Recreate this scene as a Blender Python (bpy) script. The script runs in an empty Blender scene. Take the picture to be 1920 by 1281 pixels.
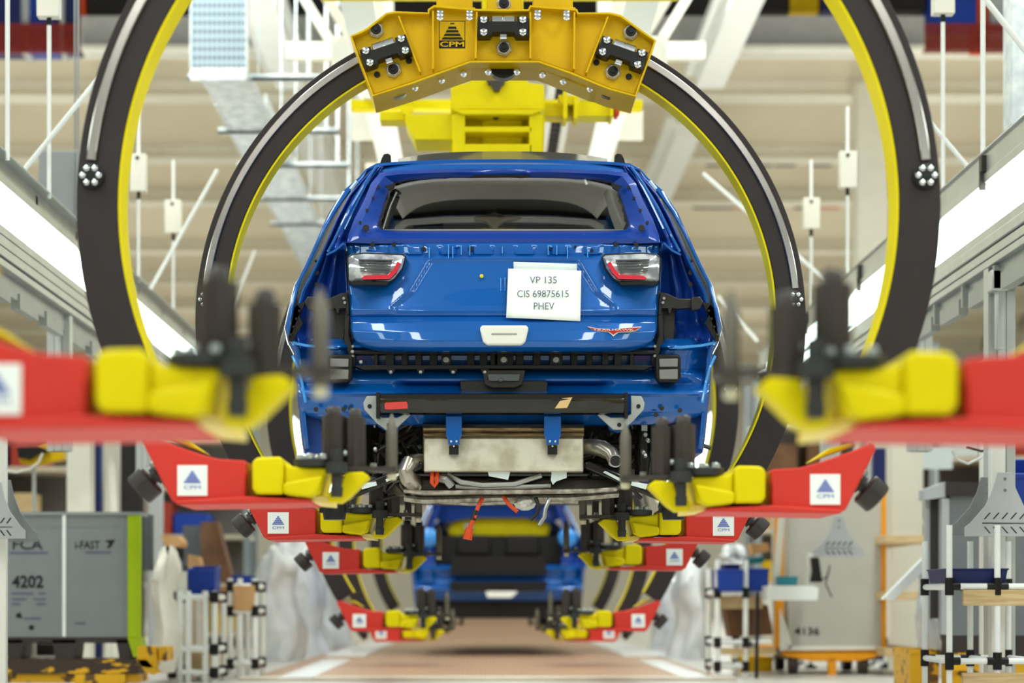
import bpy, bmesh, math, random
from mathutils import Vector, Matrix
random.seed(7)
sc = bpy.context.scene
COL = sc.collection

# ------------------------------------------------------------------ camera
F = 3657.0                      # focal length in pixels of the 1920 px frame
VX, VY, ZC = 905.0, 1125.0, 0.6   # vanishing point of the line, eye height
cd = bpy.data.cameras.new('camera'); cam = bpy.data.objects.new('camera', cd); COL.objects.link(cam)
cam.location = (0, 0, ZC); cam.rotation_euler = (math.pi/2, 0, 0)
cd.sensor_width = 36; cd.lens = F*36/1920
cd.shift_x = (960-VX)/1920; cd.shift_y = (VY-640.5)/1920
cd.clip_end = 300; cd.clip_start = .05
cd.dof.use_dof = True; cd.dof.focus_distance = 8.15; cd.dof.aperture_fstop = 1.7
sc.camera = cam
# ------------------------------------------------------------------ world, lights, exposure
wd = bpy.data.worlds.new('world'); sc.world = wd; wd.use_nodes = True
bg = wd.node_tree.nodes['Background']; bg.inputs[0].default_value = (.93, 1, .95, 1); bg.inputs[1].default_value = .34
def area(name, loc, sx, sy, power, col=(.94, 1, .96), rot=(0, 0, 0)):
    l = bpy.data.lights.new(name, 'AREA'); l.shape = 'RECTANGLE'; l.size = sx; l.size_y = sy; l.energy = power; l.color = col
    o = bpy.data.objects.new(name, l); o.location = loc; o.rotation_euler = rot; COL.objects.link(o); return o
for d in (-5, 3, 11):
    for s in (-1, 1):
        area('hall_lamp', (s*3.4, d, 7.2), 1.0, 6.0, 330)
for s in (-1, 1):
    area('hall_lamp', (s*2.2, 18, 7.25), .8, 5.5, 300)
for d in (30, 40, 52):
    for s in (-1, 1):
        area('mezzanine_lamp', (s*6.5, d, 6.6), 1.2, 7, 300)
        area('ceiling_bounce_fill', (s*6.5, d-3, 4.6), 1.2, 8, 48, (1, .98, .88), (math.pi, 0, 0))  # the upward one is an added fill standing for floor bounce
for d in (13.5, 20.5):
    for s in (-1, 1):
        area('overhead_fill', (s*4.6, d, 3.3), 1.0, 5, 130, (1, .99, .93), (math.pi, 0, 0))  # added fill, no real fitting: brightens cable tray and beams from below
for d in (15.0, 21.5):
    area('track_fill', (.1, d, 3.1), 1.6, 4, 38, (1, 1, .95), (math.pi, 0, 0))  # added fill over the line to whiten the overhead steel
sc.view_settings.view_transform = 'Standard'; sc.view_settings.look = 'None'
sc.view_settings.exposure = 0.0; sc.view_settings.gamma = 1; sc.view_settings.use_curve_mapping = False
sc.cycles.use_denoising = True
sc.cycles.max_bounces = 8

# ------------------------------------------------------------------ helpers
def W(px, py, d): return Vector(((px-VX)/F*d, d, ZC+(VY-py)/F*d))
def lin(h):
    c = [int(h[i:i+2], 16)/255 for i in (0, 2, 4)]
    return tuple(x/12.92 if x <= .04045 else ((x+.055)/1.055)**2.4 for x in c)+(1,)
MATS = {}
def mat(name, hexcol, rough=.5, metal=0, coat=0, var=.06, scale=6, emit=0, trans=0, bump=0, alpha=1, hex2=None, thr=None, stretch=None, spec=.3):
    if name in MATS: return MATS[name]
    m = bpy.data.materials.new(name); m.use_nodes = True; nt = m.node_tree; b = nt.nodes['Principled BSDF']
    c = lin(hexcol)
    tc = nt.nodes.new('ShaderNodeTexCoord'); nz = nt.nodes.new('ShaderNodeTexNoise'); nz.inputs['Scale'].default_value = scale; nz.inputs['Detail'].default_value = 4
    if stretch:
        mp = nt.nodes.new('ShaderNodeMapping'); mp.inputs['Scale'].default_value = stretch
        nt.links.new(tc.outputs['Object'], mp.inputs[0]); nt.links.new(mp.outputs[0], nz.inputs['Vector'])
    else: nt.links.new(tc.outputs['Object'], nz.inputs['Vector'])
    rp = nt.nodes.new('ShaderNodeValToRGB'); e = rp.color_ramp.elements
    if hex2:
        e[0].color = c; e[1].color = lin(hex2); t = thr or (.4, .6); e[0].position, e[1].position = t
    else:
        e[0].color = tuple(max(0, x*(1-var)) for x in c[:3])+(1,); e[1].color = tuple(min(1, x*(1+var)) for x in c[:3])+(1,)
        e[0].position, e[1].position = .3, .7
    nt.links.new(nz.outputs['Fac'], rp.inputs[0]); nt.links.new(rp.outputs[0], b.inputs['Base Color'])
    b.inputs['Specular IOR Level'].default_value = spec; b.inputs['Roughness'].default_value = rough; b.inputs['Metallic'].default_value = metal
    b.inputs['Coat Weight'].default_value = coat; b.inputs['Coat Roughness'].default_value = .03
    if emit: b.inputs['Emission Color'].default_value = c; b.inputs['Emission Strength'].default_value = emit
    if trans: b.inputs['Transmission Weight'].default_value = trans
    if alpha < 1: b.inputs['Alpha'].default_value = alpha
    if bump:
        bp = nt.nodes.new('ShaderNodeBump'); bp.inputs['Strength'].default_value = bump; bp.inputs['Distance'].default_value = .01
        nt.links.new(nz.outputs['Fac'], bp.inputs['Height']); nt.links.new(bp.outputs[0], b.inputs['Normal'])
    MATS[name] = m; return m

RED = mat('red_paint', 'd03a30', .5, var=.04, spec=.2)
YEL = mat('yellow_paint', 'e0cc00', .5, var=.05, spec=.15)
YEL2 = mat('trolley_yellow', 'd8ae00', .45, var=.06, spec=.2)
CREAMY = mat('cream_yellow', 'ecd98c', .6, hex2='f0d060', scale=14)  # cream and yellow mix for the plate under the arm head
CHAR = mat('charcoal_track', '322b2a', .5, var=.08, spec=.2)
CHROME = mat('chrome', 'e6e8e8', .18, metal=1)
RAIL = mat('rail_steel', 'a29a94', .22, metal=1)
STEEL = mat('steel', 'a8a8a4', .38, metal=.9, var=.1)
DSTEEL = mat('dark_steel', '4a4440', .42, metal=.5, var=.15)
RUB = mat('black_rubber', '2a2625', .5, var=.1)
BLK = mat('black_plastic', '1a1817', .38, var=.1)
GBLK = mat('black_gloss', '161210', .22, coat=.6)
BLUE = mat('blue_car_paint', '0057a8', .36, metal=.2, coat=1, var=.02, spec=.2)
NAVY = mat('blue_inner_shaded', '0a3c98', .4, metal=.1, coat=.6, var=.06, spec=.2)  # inner paint with less clearcoat; recess shade is darkened into its blue
WHITE = mat('white_paint', 'eef0ea', .5, var=.02)
OFFW = mat('offwhite_plastic', 'e9e7dc', .4, var=.02)
CREAM = mat('cream_concrete', 'ddd3bb', .8, var=.05, scale=.8)
CREAMW = mat('cream_steel', 'eae6d6', .6, var=.03)
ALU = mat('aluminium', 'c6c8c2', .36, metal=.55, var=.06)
ALUD = mat('aluminium_dark', 'a6a8a2', .4, metal=.5, var=.06)  # darker aluminium for the cable channel
GALV = mat('galvanised', 'ccd6d8', .42, metal=.25, hex2='eaf0f0', scale=9)
GREY = mat('grey_crate', '7f8484', .5, var=.04)
GREYD = mat('grey_dark', '55595c', .5)
LGREY = mat('light_grey_plate', 'b6b8b8', .5, var=.04)
LIME = mat('lime_plastic', 'a4bd08', .45)
WOOD = mat('pine_board', 'd9bf92', .6, hex2='c7a876', scale=5, stretch=(1, 1, 14))
CARD = mat('cardboard', 'cda06c', .75, var=.08)
BLUEP = mat('blue_plastic', '1c3f9c', .4, var=.06)
NAVYP = mat('navy_plastic', '20285c', .45, var=.06)
ORANGE = mat('orange_paint', 'f2a012', .45, var=.05)
TEAL = mat('teal_plastic', '2c7f8c', .5)
REDD = mat('red_mesh', 'a63a2c', .6, var=.25, scale=30)
RUST = mat('orange_red', 'd24a20', .5)
DARK = mat('dark_void', '2b2826', .8, var=.2, scale=3)
BROWN = mat('brown_sheet', '6a4a30', .6, var=.3, scale=5)
PAPER = mat('paper', 'f2f6f0', .8, var=.01)
PAPERG = mat('paper_grey', 'd8e2e0', .8, var=.01)
INK = mat('ink', '5c6272', .8)
INKB = mat('ink_black', '1c1c1e', .7)
BLUEI = mat('ink_blue', '6a78c0', .7)
LAMP = mat('lamp_face', 'ecfff8', .5, emit=7, var=0)
LAMP2 = mat('lamp_face_far', 'f0fffa', .5, emit=3, var=0)

class MB:
    def __init__(s): s.v = []; s.f = []; s.m = []
    def add(s, vs, fs, mi=0):
        o = len(s.v); s.v += [Vector(v) for v in vs]
        for f in fs: s.f.append([o+i for i in f]); s.m.append(mi)
        return s
    def box(s, c, size, rot=None, mi=0):
        hx, hy, hz = (x/2 for x in size); c = Vector(c)
        vs = [Vector((x*hx, y*hy, z*hz)) for x in (-1, 1) for y in (-1, 1) for z in (-1, 1)]
        if rot is not None: vs = [rot @ v for v in vs]
        return s.add([c+v for v in vs], [(0,1,3,2),(4,6,7,5),(0,4,5,1),(2,3,7,6),(0,2,6,4),(1,5,7,3)], mi)
    def bb(s, x0, x1, y0, y1, z0, z1, mi=0): return s.box(((x0+x1)/2, (y0+y1)/2, (z0+z1)/2), (abs(x1-x0), abs(y1-y0), abs(z1-z0)), None, mi)
    def pbox(s, px0, py0, px1, py1, d, th, mi=0):
        a = W(px0, py1, d); b = W(px1, py0, d); return s.bb(a.x, b.x, d, d+th, a.z, b.z, mi)
    def loft(s, rings, closed=True, cap=True, mi=0):
        n = len(rings[0]); vs = [p for r in rings for p in r]; fs = []
        for i in range(len(rings)-1):
            for j in range(n if closed else n-1):
                k = (j+1) % n; fs.append((i*n+j, i*n+k, (i+1)*n+k, (i+1)*n+j))
        if cap and closed: fs += [tuple(range(n)), tuple(range((len(rings)-1)*n, len(rings)*n))]
        return s.add(vs, fs, mi)
    def prism(s, pts, y0, y1, mi=0):
        return s.loft([[Vector((x, y0, z)) for x, z in pts], [Vector((x, y1, z)) for x, z in pts]], mi=mi)
    def pprism(s, pts, d, th, mi=0): return s.prism([(W(x, y, d).x, W(x, y, d).z) for x, y in pts], d, d+th, mi)
    def lathe(s, p0, axis, prof, seg=16, mi=0, lobes=0, amp=0, cap=True):
        a = Vector(axis).normalized(); u = a.orthogonal().normalized(); w = a.cross(u); p0 = Vector(p0); rings = []
        for t, r in prof:
            rings.append([p0+a*t+(u*math.cos(2*math.pi*j/seg)+w*math.sin(2*math.pi*j/seg))*(r*(1+amp*math.cos(lobes*2*math.pi*j/seg))) for j in range(seg)])
        return s.loft(rings, cap=cap, mi=mi)
    def cyl(s, p0, p1, r, r1=None, seg=14, mi=0):
        p0, p1 = Vector(p0), Vector(p1); L = (p1-p0).length
        return s.lathe(p0, p1-p0, [(0, r), (L, r if r1 is None else r1)], seg, mi)
    def tube(s, pts, r, seg=8, mi=0):
        pts = [Vector(p) for p in pts]; rings = []; up = None
        for i, p in enumerate(pts):
            t = (pts[min(i+1, len(pts)-1)]-pts[max(i-1, 0)]).normalized()
            u = t.orthogonal().normalized() if up is None else (up-t*up.dot(t)).normalized()
            up = u; w = t.cross(u); rr = r[i] if isinstance(r, (list, tuple)) else r
            rings.append([p+(u*math.cos(2*math.pi*j/seg)+w*math.sin(2*math.pi*j/seg))*rr for j in range(seg)])
        return s.loft(rings, mi=mi)
    def sector(s, cx, cz, r0, r1, a0, a1, y0, y1, n=64, mi=0):
        rings = []
        for i in range(n+1):
            a = a0+(a1-a0)*i/n; c, q = math.cos(a), math.sin(a)
            rings.append([Vector((cx+r*c, y, cz+r*q)) for r, y in ((r0, y0), (r1, y0), (r1, y1), (r0, y1))])
        return s.loft(rings, mi=mi)
    def ball(s, c, r, seg=10, mi=0, sz=(1, 1, 1)):
        rings = []; c = Vector(c)
        for i in range(1, seg//2+2):
            a = math.pi*(i-.5)/(seg//2+1)
            rings.append([c+Vector((math.sin(a)*math.cos(2*math.pi*j/seg)*sz[0], math.sin(a)*math.sin(2*math.pi*j/seg)*sz[1], math.cos(a)*sz[2]))*r for j in range(seg)])
        return s.loft(rings, mi=mi)
    def text(s, body, c, h, mi=0, th=.001, width=None, bold=0):
        cu = bpy.data.curves.new('t', 'FONT'); cu.body = body; cu.align_x = 'CENTER'; cu.align_y = 'CENTER'; cu.size = 1; cu.extrude = 0; cu.offset = bold
        cu.resolution_u = 3
        o = bpy.data.objects.new('t', cu); COL.objects.link(o); bpy.context.view_layer.update()
        me = bpy.data.meshes.new_from_object(o.evaluated_get(bpy.context.evaluated_depsgraph_get()))
        bpy.data.objects.remove(o); xs = [v.co.x for v in me.vertices]; ys = [v.co.y for v in me.vertices]
        if xs:
            k = h/max(1e-6, max(ys)-min(ys)); kx = k if not width else width/(max(xs)-min(xs)); mx, my = (max(xs)+min(xs))/2, (max(ys)+min(ys))/2; c = Vector(c)
            s.add([c+Vector(((v.co.x-mx)*kx, -th, (v.co.y-my)*k)) for v in me.vertices], [tuple(p.vertices) for p in me.polygons], mi)
        bpy.data.meshes.remove(me); return s
    def grid(s, fn, nu, nv, mi=0):
        vs = [fn(i/nu, j/nv) for j in range(nv+1) for i in range(nu+1)]
        return s.add(vs, [(j*(nu+1)+i, j*(nu+1)+i+1, (j+1)*(nu+1)+i+1, (j+1)*(nu+1)+i) for j in range(nv) for i in range(nu)], mi)
    def mir(s, cx=0):
        n = MB(); n.v = [Vector((2*cx-v.x, v.y, v.z)) for v in s.v]; n.f = [list(f) for f in s.f]; n.m = list(s.m); return n
    def join(s, o): return s.add(o.v, o.f, 0) if 0 else s._j(o)
    def _j(s, o):
        k = len(s.v); s.v += o.v
        for f, m in zip(o.f, o.m): s.f.append([k+i for i in f]); s.m.append(m)
        return s

def wloc(o):
    p = Vector((0, 0, 0))
    while o is not None: p += o.location; o = o.parent
    return p
def obj(name, mb, mats, parent=None, loc=None, bevel=0, ang=35, solid=0, label=None, seg=2, recalc=True):
    if not isinstance(mats, (list, tuple)): mats = [mats]
    base = wloc(parent) if parent is not None else None
    if parent is None:
        if loc is None:
            xs = [v.x for v in mb.v]; ys = [v.y for v in mb.v]; zs = [v.z for v in mb.v]
            loc = Vector(((min(xs)+max(xs))/2, (min(ys)+max(ys))/2, min(zs)))
        base = Vector(loc)
    me = bpy.data.meshes.new(name); me.from_pydata([tuple(v-base) for v in mb.v], [], mb.f)
    for m in mats: me.materials.append(m)
    me.polygons.foreach_set('material_index', mb.m)
    if recalc:
        bm = bmesh.new(); bm.from_mesh(me); bmesh.ops.recalc_face_normals(bm, faces=bm.faces); bm.to_mesh(me); bm.free()
    me.polygons.foreach_set('use_smooth', [True]*len(me.polygons)); me.set_sharp_from_angle(angle=math.radians(ang)); me.update()
    o = bpy.data.objects.new(name, me); COL.objects.link(o)
    if parent is None: o.location = base
    else: o.parent = parent
    if solid: s = o.modifiers.new('solid', 'SOLIDIFY'); s.thickness = solid; s.offset = 0
    if bevel:
        b = o.modifiers.new('bevel', 'BEVEL'); b.width = bevel; b.segments = seg; b.limit_method = 'ANGLE'; b.angle_limit = math.radians(40)
    if label: o['label'] = label
    return o
def parts(name, mb, mats, parent, **k):
    "every loose piece of the mesh becomes a part of its own"
    p = list(range(len(mb.v)))
    def find(i):
        while p[i] != i: p[i] = p[p[i]]; i = p[i]
        return i
    for f in mb.f:
        for i in f[1:]:
            a, b = find(f[0]), find(i)
            if a != b: p[b] = a
    gr = {}
    for f, mi in zip(mb.f, mb.m): gr.setdefault(find(f[0]), []).append((f, mi))
    out = []
    for fs in gr.values():
        ids = sorted({i for f, _ in fs for i in f}); mp = {i: n for n, i in enumerate(ids)}; q = MB(); q.v = [mb.v[i] for i in ids]
        for f, mi in fs: q.f.append([mp[i] for i in f]); q.m.append(mi)
        out.append(obj(name, q, mats, parent, **k))
    return out
def tag(o, label, cat, group=None, kind=None):
    if label: o['label'] = label
    if cat: o['category'] = cat
    if group: o['group'] = group
    if kind: o['kind'] = kind
    return o
def thing(name, label, cat, loc=(0, 0, 0), group=None):
    o = bpy.data.objects.new(name, None); COL.objects.link(o); o.location = loc; o.empty_display_size = .1
    return tag(o, label, cat, group)
def struct(name, mb, m, **k):
    o = obj(name, mb, m, **k); o['kind'] = 'structure'; return o
def copy_tree(o, parent=None):
    c = o.copy(); COL.objects.link(c)
    if parent is not None: c.parent = parent
    for ch in list(o.children): copy_tree(ch, c)
    return c
def rotx(a): return Matrix.Rotation(a, 3, 'X')
def roty(a): return Matrix.Rotation(a, 3, 'Y')
def rotz(a): return Matrix.Rotation(a, 3, 'Z')

# ------------------------------------------------------------------ the hall
FLOOR = mat('floor_screed', 'd6d3cc', .3, var=.05, scale=1.2)
def grate_mat():
    m = mat('grating', 'b4907c', .4, var=.06); nt = m.node_tree; b = nt.nodes['Principled BSDF']
    tc = nt.nodes.new('ShaderNodeTexCoord'); sp = nt.nodes.new('ShaderNodeSeparateXYZ'); nt.links.new(tc.outputs['Object'], sp.inputs[0])
    mx = nt.nodes.new('ShaderNodeMix'); mx.data_type = 'RGBA'; outs = []
    for ax, k in (('X', 28.0), ('Y', 5.0)):
        ma = nt.nodes.new('ShaderNodeMath'); ma.operation = 'MULTIPLY'; ma.inputs[1].default_value = k; nt.links.new(sp.outputs[ax], ma.inputs[0])
        fr = nt.nodes.new('ShaderNodeMath'); fr.operation = 'FRACT'; nt.links.new(ma.outputs[0], fr.inputs[0])
        g = nt.nodes.new('ShaderNodeMath'); g.operation = 'GREATER_THAN'; g.inputs[1].default_value = .45; nt.links.new(fr.outputs[0], g.inputs[0]); outs.append(g)
    mu = nt.nodes.new('ShaderNodeMath'); mu.operation = 'MULTIPLY'; nt.links.new(outs[0].outputs[0], mu.inputs[0]); nt.links.new(outs[1].outputs[0], mu.inputs[1])
    nt.links.new(mu.outputs[0], mx.inputs['Factor']); mx.inputs['A'].default_value = lin('c6a186'); mx.inputs['B'].default_value = lin('7c5743')
    nt.links.new(mx.outputs['Result'], b.inputs['Base Color']); return m
struct('floor', MB().bb(-14, 14, -12, 62, -.2, 0), FLOOR)
g = MB().bb(-1.72, 1.78, 14.6, 60, .0, .02)
struct('trim_6', g, grate_mat())
tr = MB().bb(-1.8, 1.86, 14.3, 14.6, 0, .03)
struct('trim_1', tr, mat('pale_edge', 'd9d0c0', .5))
STRIPW = mat('painted_floor_reflection', 'ffffff', .2)  # white strips painted in as lamp reflections on the floor
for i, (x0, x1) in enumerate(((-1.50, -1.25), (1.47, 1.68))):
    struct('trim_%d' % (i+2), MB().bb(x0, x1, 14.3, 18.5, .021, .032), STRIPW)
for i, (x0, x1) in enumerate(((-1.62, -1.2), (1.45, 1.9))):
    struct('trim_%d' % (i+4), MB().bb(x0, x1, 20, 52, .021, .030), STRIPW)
WALLM = mat('hall_wall', 'cfcabb', .8, var=.06, scale=.6)
struct('wall_back', MB().bb(-14, 14, 60, 60.3, 0, 12), WALLM)
struct('wall_left', MB().bb(-14.2, -14, -12, 60, 0, 12), WALLM)
struct('wall_right', MB().bb(14, 14.2, -12, 60, 0, 12), WALLM)
struct('wall_front', MB().bb(-14, 14, -12.3, -12, 0, 5), mat('front_wall', '8f8c84', .8))
# mezzanine: precast shells between transverse beams, open slots between some of them
def dd_of(y, z=7.0): return z*F/(VY-y)
ZM = ZC+7.0
ys = [95, 180, 297, 378, 470, 529, 578, 620, 655, 684]
bd = [dd_of(y) for y in ys]
cl = MB()
for i in range(len(bd)-1):
    a, b = bd[i]+.25, bd[i+1]-.15
    n = 8; prof = []
    for k in range(n+1):
        t = k/n; prof.append((a+(b-a)*t, ZM+.05+.55*math.sin(math.pi*(.08+.84*t))))
    cl.loft([[Vector((x, y, z)) for y, z in prof]+[Vector((x, y, ZM+.95)) for y in (b, a)] for x in (-13.9, 13.9)])
struct('ceiling', cl, CREAM)
for i, d in enumerate(bd):
    z0 = ZM-.02
    b = MB().bb(-13.9, 13.9, d-.14, d+.14, z0, z0+.34)
    b.bb(-13.9, 13.9, d-.22, d+.22, z0-.03, z0)
    struct('ceiling_beam_%d' % (i+1), b, CREAMW)
# things hanging in the open slots between shells (dark and red dashes)
for i, (y, segs) in enumerate(((306, ((1325,1350,DARK),(1352,1418,DARK),(1420,1450,DARK),(1455,1492,DARK),(1520,1560,DARK),(1608,1650,RUST),(1650,1740,DARK))),
                               (386, ((1300,1330,DARK),(1332,1375,DARK),(1376,1392,RUST),(1394,1450,DARK),(1490,1520,DARK),(1538,1575,RUST))))):
    for k, (x0, x1, m) in enumerate(segs):
        d = dd_of(y)
        b = MB().pbox(x0, y-4, x1, y+4, d-.11, .10); q = W((x0+x1)/2, y, d-.1); b.bb(q.x-.02, q.x+.02, d-.06, d-.03, q.z, ZM+.17); o = obj('cable_duct', b, m)
        tag(o, '%s duct box %s in the slot behind the %s ceiling beam' % ('orange red' if m is RUST else 'dark', ['at the near end', 'second along', 'third along', 'fourth along', 'fifth along', 'sixth along', 'last along'][k], ['upper', 'lower'][i]), 'duct', 'duct boxes in the ceiling slots')
# ------------------------------------------------------------------ tilting ring carriers
R = 1.38; S = .001715
def logo_bars(mb, cx, cz, w, y, mi):
    # striped triangle with a small word below
    for k in range(5):
        t = (k+1)/5; hw = w*.30*t; z = cz+w*.30-w*.42*k/5
        mb.add([(cx-hw, y, z-w*.05), (cx+hw, y, z-w*.05), (cx+hw*.85, y, z+w*.015), (cx-hw*.85, y, z+w*.015)], [(0, 1, 2, 3)], mi)
    mb.text('CPM', (cx, y, cz-w*.23), w*.13, mi, 0, w*.56)
def build_arm(root, s, zoff, ypl):
    cx0, cz0 = root.location.x, root.location.z-zoff
    def L(px, py): return ((px-953)*S*s+cx0, (923-py)*S+cz0)
    Y0 = root.location.y
    def P(px, py, y): x, z = L(px, py); return Vector((x, Y0+y, z))
    def poly(mb, pts, y0, y1, mi=0): mb.prism([L(*p) for p in pts], Y0+y0, Y0+y1, mi)
    arm = bpy.data.objects.new('arm', None); COL.objects.link(arm); arm.parent = root; arm.location = (0, 0, -zoff)
    m = MB(); poly(m, [(1437,886),(1487,883),(1515,876),(1553,863),(1600,847),(1618,838),(1626,841),(1628,850),(1573,960),(1564,965),(1437,956)], -.13, .16)
    poly(m, [(1315,958),(1437,952),(1566,961),(1562,968),(1315,964)], -.15, .22)
    obj('beam', m, RED, arm, bevel=.008)
    m = MB(); poly(m, [(1418,890),(1440,890),(1440,950),(1418,950)], -.09, .12); obj('socket', m, mat('mustard', 'a07808', .5), arm)
    m = MB(); poly(m, [(1366,884),(1374,880),(1414,881),(1423,889),(1423,940),(1415,949),(1366,949)], -.16, .16)
    poly(m, [(1280,902),(1300,899),(1352,897),(1366,890),(1366,949),(1340,955),(1300,948),(1290,915)], -.14, .14)
    poly(m, [(1292,914),(1366,928),(1366,949),(1318,955),(1304,948)], -.165, .17)
    obj('head', m, YEL, arm, bevel=.009)
    m = MB(); poly(m, [(1209,915),(1222,906),(1256,908),(1262,928),(1288,946),(1286,962),(1262,963),(1246,952)], -.118, -.02); obj('finger', m, YEL, arm, bevel=.006)
    m = MB(); poly(m, [(1522,866),(1560,852),(1606,836),(1600,831),(1560,840)], .02, .14)
    obj('gusset', m, YEL, arm, bevel=.004)
    m = MB(); poly(m, [(1284,954),(1300,951),(1362,952),(1330,960),(1284,964)], -.10, .22); obj('underside_plate', m, CREAMY, arm)  # cream-yellow plate along the underside of the head
    # label plate with the maker's mark
    lp = MB(); poly(lp, [(1507,895),(1562,895),(1562,951),(1507,951)], -.134, -.130)
    lp2 = obj('label_plate', lp, PAPER, arm, label='white plate with a blue striped triangle')
    mk = MB(); x, z = L(1534.5, 923); logo_bars(mk, x, z, .094, Y0-.1355, 0); obj('mark', mk, BLUEI, arm, recalc=False)
    # counter roller
    ax = Vector((.75*s, 0, -.66)); rl = MB(); c = P(1604, 900, 0)
    rl.lathe(c-ax*.02, ax, [(0, .022), (.035, .022), (.036, .032), (.05, .032), (.051, .02), (.06, .02), (.061, .048), (.066, .054), (.115, .054), (.121, .048), (.121, .02), (.122, .02)], 24)
    obj('roller', rl, mat('roller_rubber', '3c3735', .35, metal=.2), arm)
    cl = MB(); cl.lathe(P(1612, 893, 0), ax, [(0, .018), (.03, .018)], 12); cl.ball(P(1617, 889, -.03), .012); obj('collar', cl, STEEL, arm)
    # swivelling support head: pads, pin, swing bar
    b = MB(); b.lathe(P(1268.5, 954, -.15), (0, 0, 1), [(0, .018), (.03, .020), (.031, .017), (.075, .017), (.075, .035), (.108, .035), (.108, .019), (.15, .019)], 18)
    b.lathe(P(1313, 897, -.10), (0, 0, 1), [(0, .062), (.022, .064), (.024, .060)], 24)
    b.prism([L(*p) for p in [(1256,896),(1300,893),(1300,884),(1256,888)]], Y0-.14, Y0-.05)
    o = obj('swivel', b, mat('swivel_iron', '3c3c3c', .5, metal=.4), arm)
    t = MB()
    for k in range(6):
        a = k*math.pi/3+.3; q = P(1313, 883, -.10)+Vector((math.cos(a)*.045, math.sin(a)*.045, 0)); t.lathe(q, (0, 0, 1), [(0, .011), (.013, .011), (.016, .007)], 8)
    t.lathe(P(1238, 893, -.05), (0, 0, 1), [(0, .010), (.016, .010)], 8); t.ball(P(1255, 871, -.09), .011); t.lathe(P(1205, 895, -.02), (0, 0, 1), [(0, .009), (.014, .009)], 8)
    parts('bolt', t, mat('zinc', 'c8d0cc', .35, metal=.7), arm)
    b = MB(); b.prism([L(*p) for p in [(1160,906),(1260,904),(1260,895),(1160,897)]], Y0-.11, Y0-.05); b.lathe(P(1224, 912, -.07), (0, 0, 1), [(0, .02), (.03, .02)], 12)
    o = obj('swing_bar', b, DSTEEL, arm)
    for nm, xx, w, top, bot in (('support_pad', 1237, 36, 788, 896), ('support_pad', 1277, 42, 784, 890)):
        r = w*S/2; h = (bot-top)*S; b = MB()
        b.lathe(P(xx, bot, -.08), (0, 0, 1), [(0, r*.9), (.012, r), (h-.03, r), (h-.028, r*.62), (h-.006, r*.58), (h, r*.4)], 40, 0, 8, .06)
        obj(nm, b, mat('pad_rubber', '3d3531', .4, var=.2, scale=30, stretch=(1, 1, .05)), arm, ang=50)
    b = MB(); h = 110*S; b.lathe(P(1169.5, 908, -.08), (0, 0, 1), [(0, .016), (.01, .018), (h-.045, .0175), (h-.02, .010), (h, .003)], 18)
    o = obj('locating_pin', b, mat('pin_steel', '6c665c', .4, metal=.5, var=.15), arm)
    b = MB(); b.lathe(P(1169.5, 920, -.08), (0, 0, 1), [(0, .014), (.016, .016), (.022, .012)], 12); obj('pin_nut', b, mat('pale_brass', 'd2ccae', .45, metal=.3), arm)
    return arm
def make_carrier(loc, zoff):
    root = thing('ring_carrier', None, 'carrier', loc)
    cx, y, cz = loc; e = math.radians(33); a0, a1 = -e, math.pi+e
    rb = MB(); rb.sector(cx, cz, R-.132, R, a0, a1, y-.055, y+.055, 120)
    ring = obj('ring', rb, CHAR, root, bevel=.004)
    m = MB(); m.sector(cx, cz, R-.058, R-.026, math.radians(6), math.pi-math.radians(6), y-.068, y-.055, 110); obj('chrome_rail', m, RAIL, ring, bevel=.004)
    m = MB(); m.sector(cx, cz, R-.141, R-.1325, a0, a1, y-.05, y+.075, 120); obj('inner_band', m, YEL, ring)
    for s in (-1, 1):
        a = math.radians(3.8) if s > 0 else math.pi-math.radians(3.8)
        c = Vector((cx+(R-.048)*math.cos(a), y-.055, cz+(R-.048)*math.sin(a)))
        b = MB(); b.lathe(c, (0, -1, 0), [(0, .04), (.012, .04), (.014, .036)], 20); j = obj('joint_plate', b, BLK, root)
        b = MB()
        for k in range(6):
            q = c+Vector((math.cos(k*math.pi/3)*.026, -.014, math.sin(k*math.pi/3)*.026)); b.lathe(q, (0, -1, 0), [(0, .0095), (.011, .0095), (.013, .006)], 8)
        parts('bolt', b, CHROME, j)
    for s in (-1, 1): build_arm(root, s, zoff, 0)
    return root
proto = make_carrier((.0824, 6.28, ZC+(VY-390)/F*6.28), (923-390)*S)
tag(proto, 'black and yellow ring carrier whose large hoop frames the whole car', 'carrier', 'ring carriers on the line')
# depth, centre x px, centre y px, left label y, right label y
CAR_SPOTS = [
    (3.80, 984, None, 744, 748, 'foremost ring carrier, its blurred red and yellow arms cut by both picture edges'),
    (8.87, 938.5, 603, 983, 987, 'ring carrier passing through the yellow trolley bracket just over the blue car'),
    (11.45, 942, 760, 1052, 1046, 'ring carrier behind the car rear, its arms third down from the camera'),
    (14.08, 935, 935, 1164, 1164, 'small ring carrier low over the grating, yellow strut ends above its arms'),
    (17.2, 928, 1010, 1187, 1187, 'small ring carrier just in front of the second blue car'),
    (21.3, 930, None, 1176, 1176, 'farthest ring carrier, mostly hidden, under the second blue car')]
def set_arm(c, i, px_y, d):
    arms = [o for o in c.children if o.name.startswith('arm')]; arms.sort(key=lambda o: o.name)
    arms[i].location.z = ZC+(VY-px_y)/F*d-c.location.z
arms = sorted([o for o in proto.children if o.name.startswith('arm')], key=lambda o: o.name)
set_arm(proto, 0, 906, 6.28)
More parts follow.
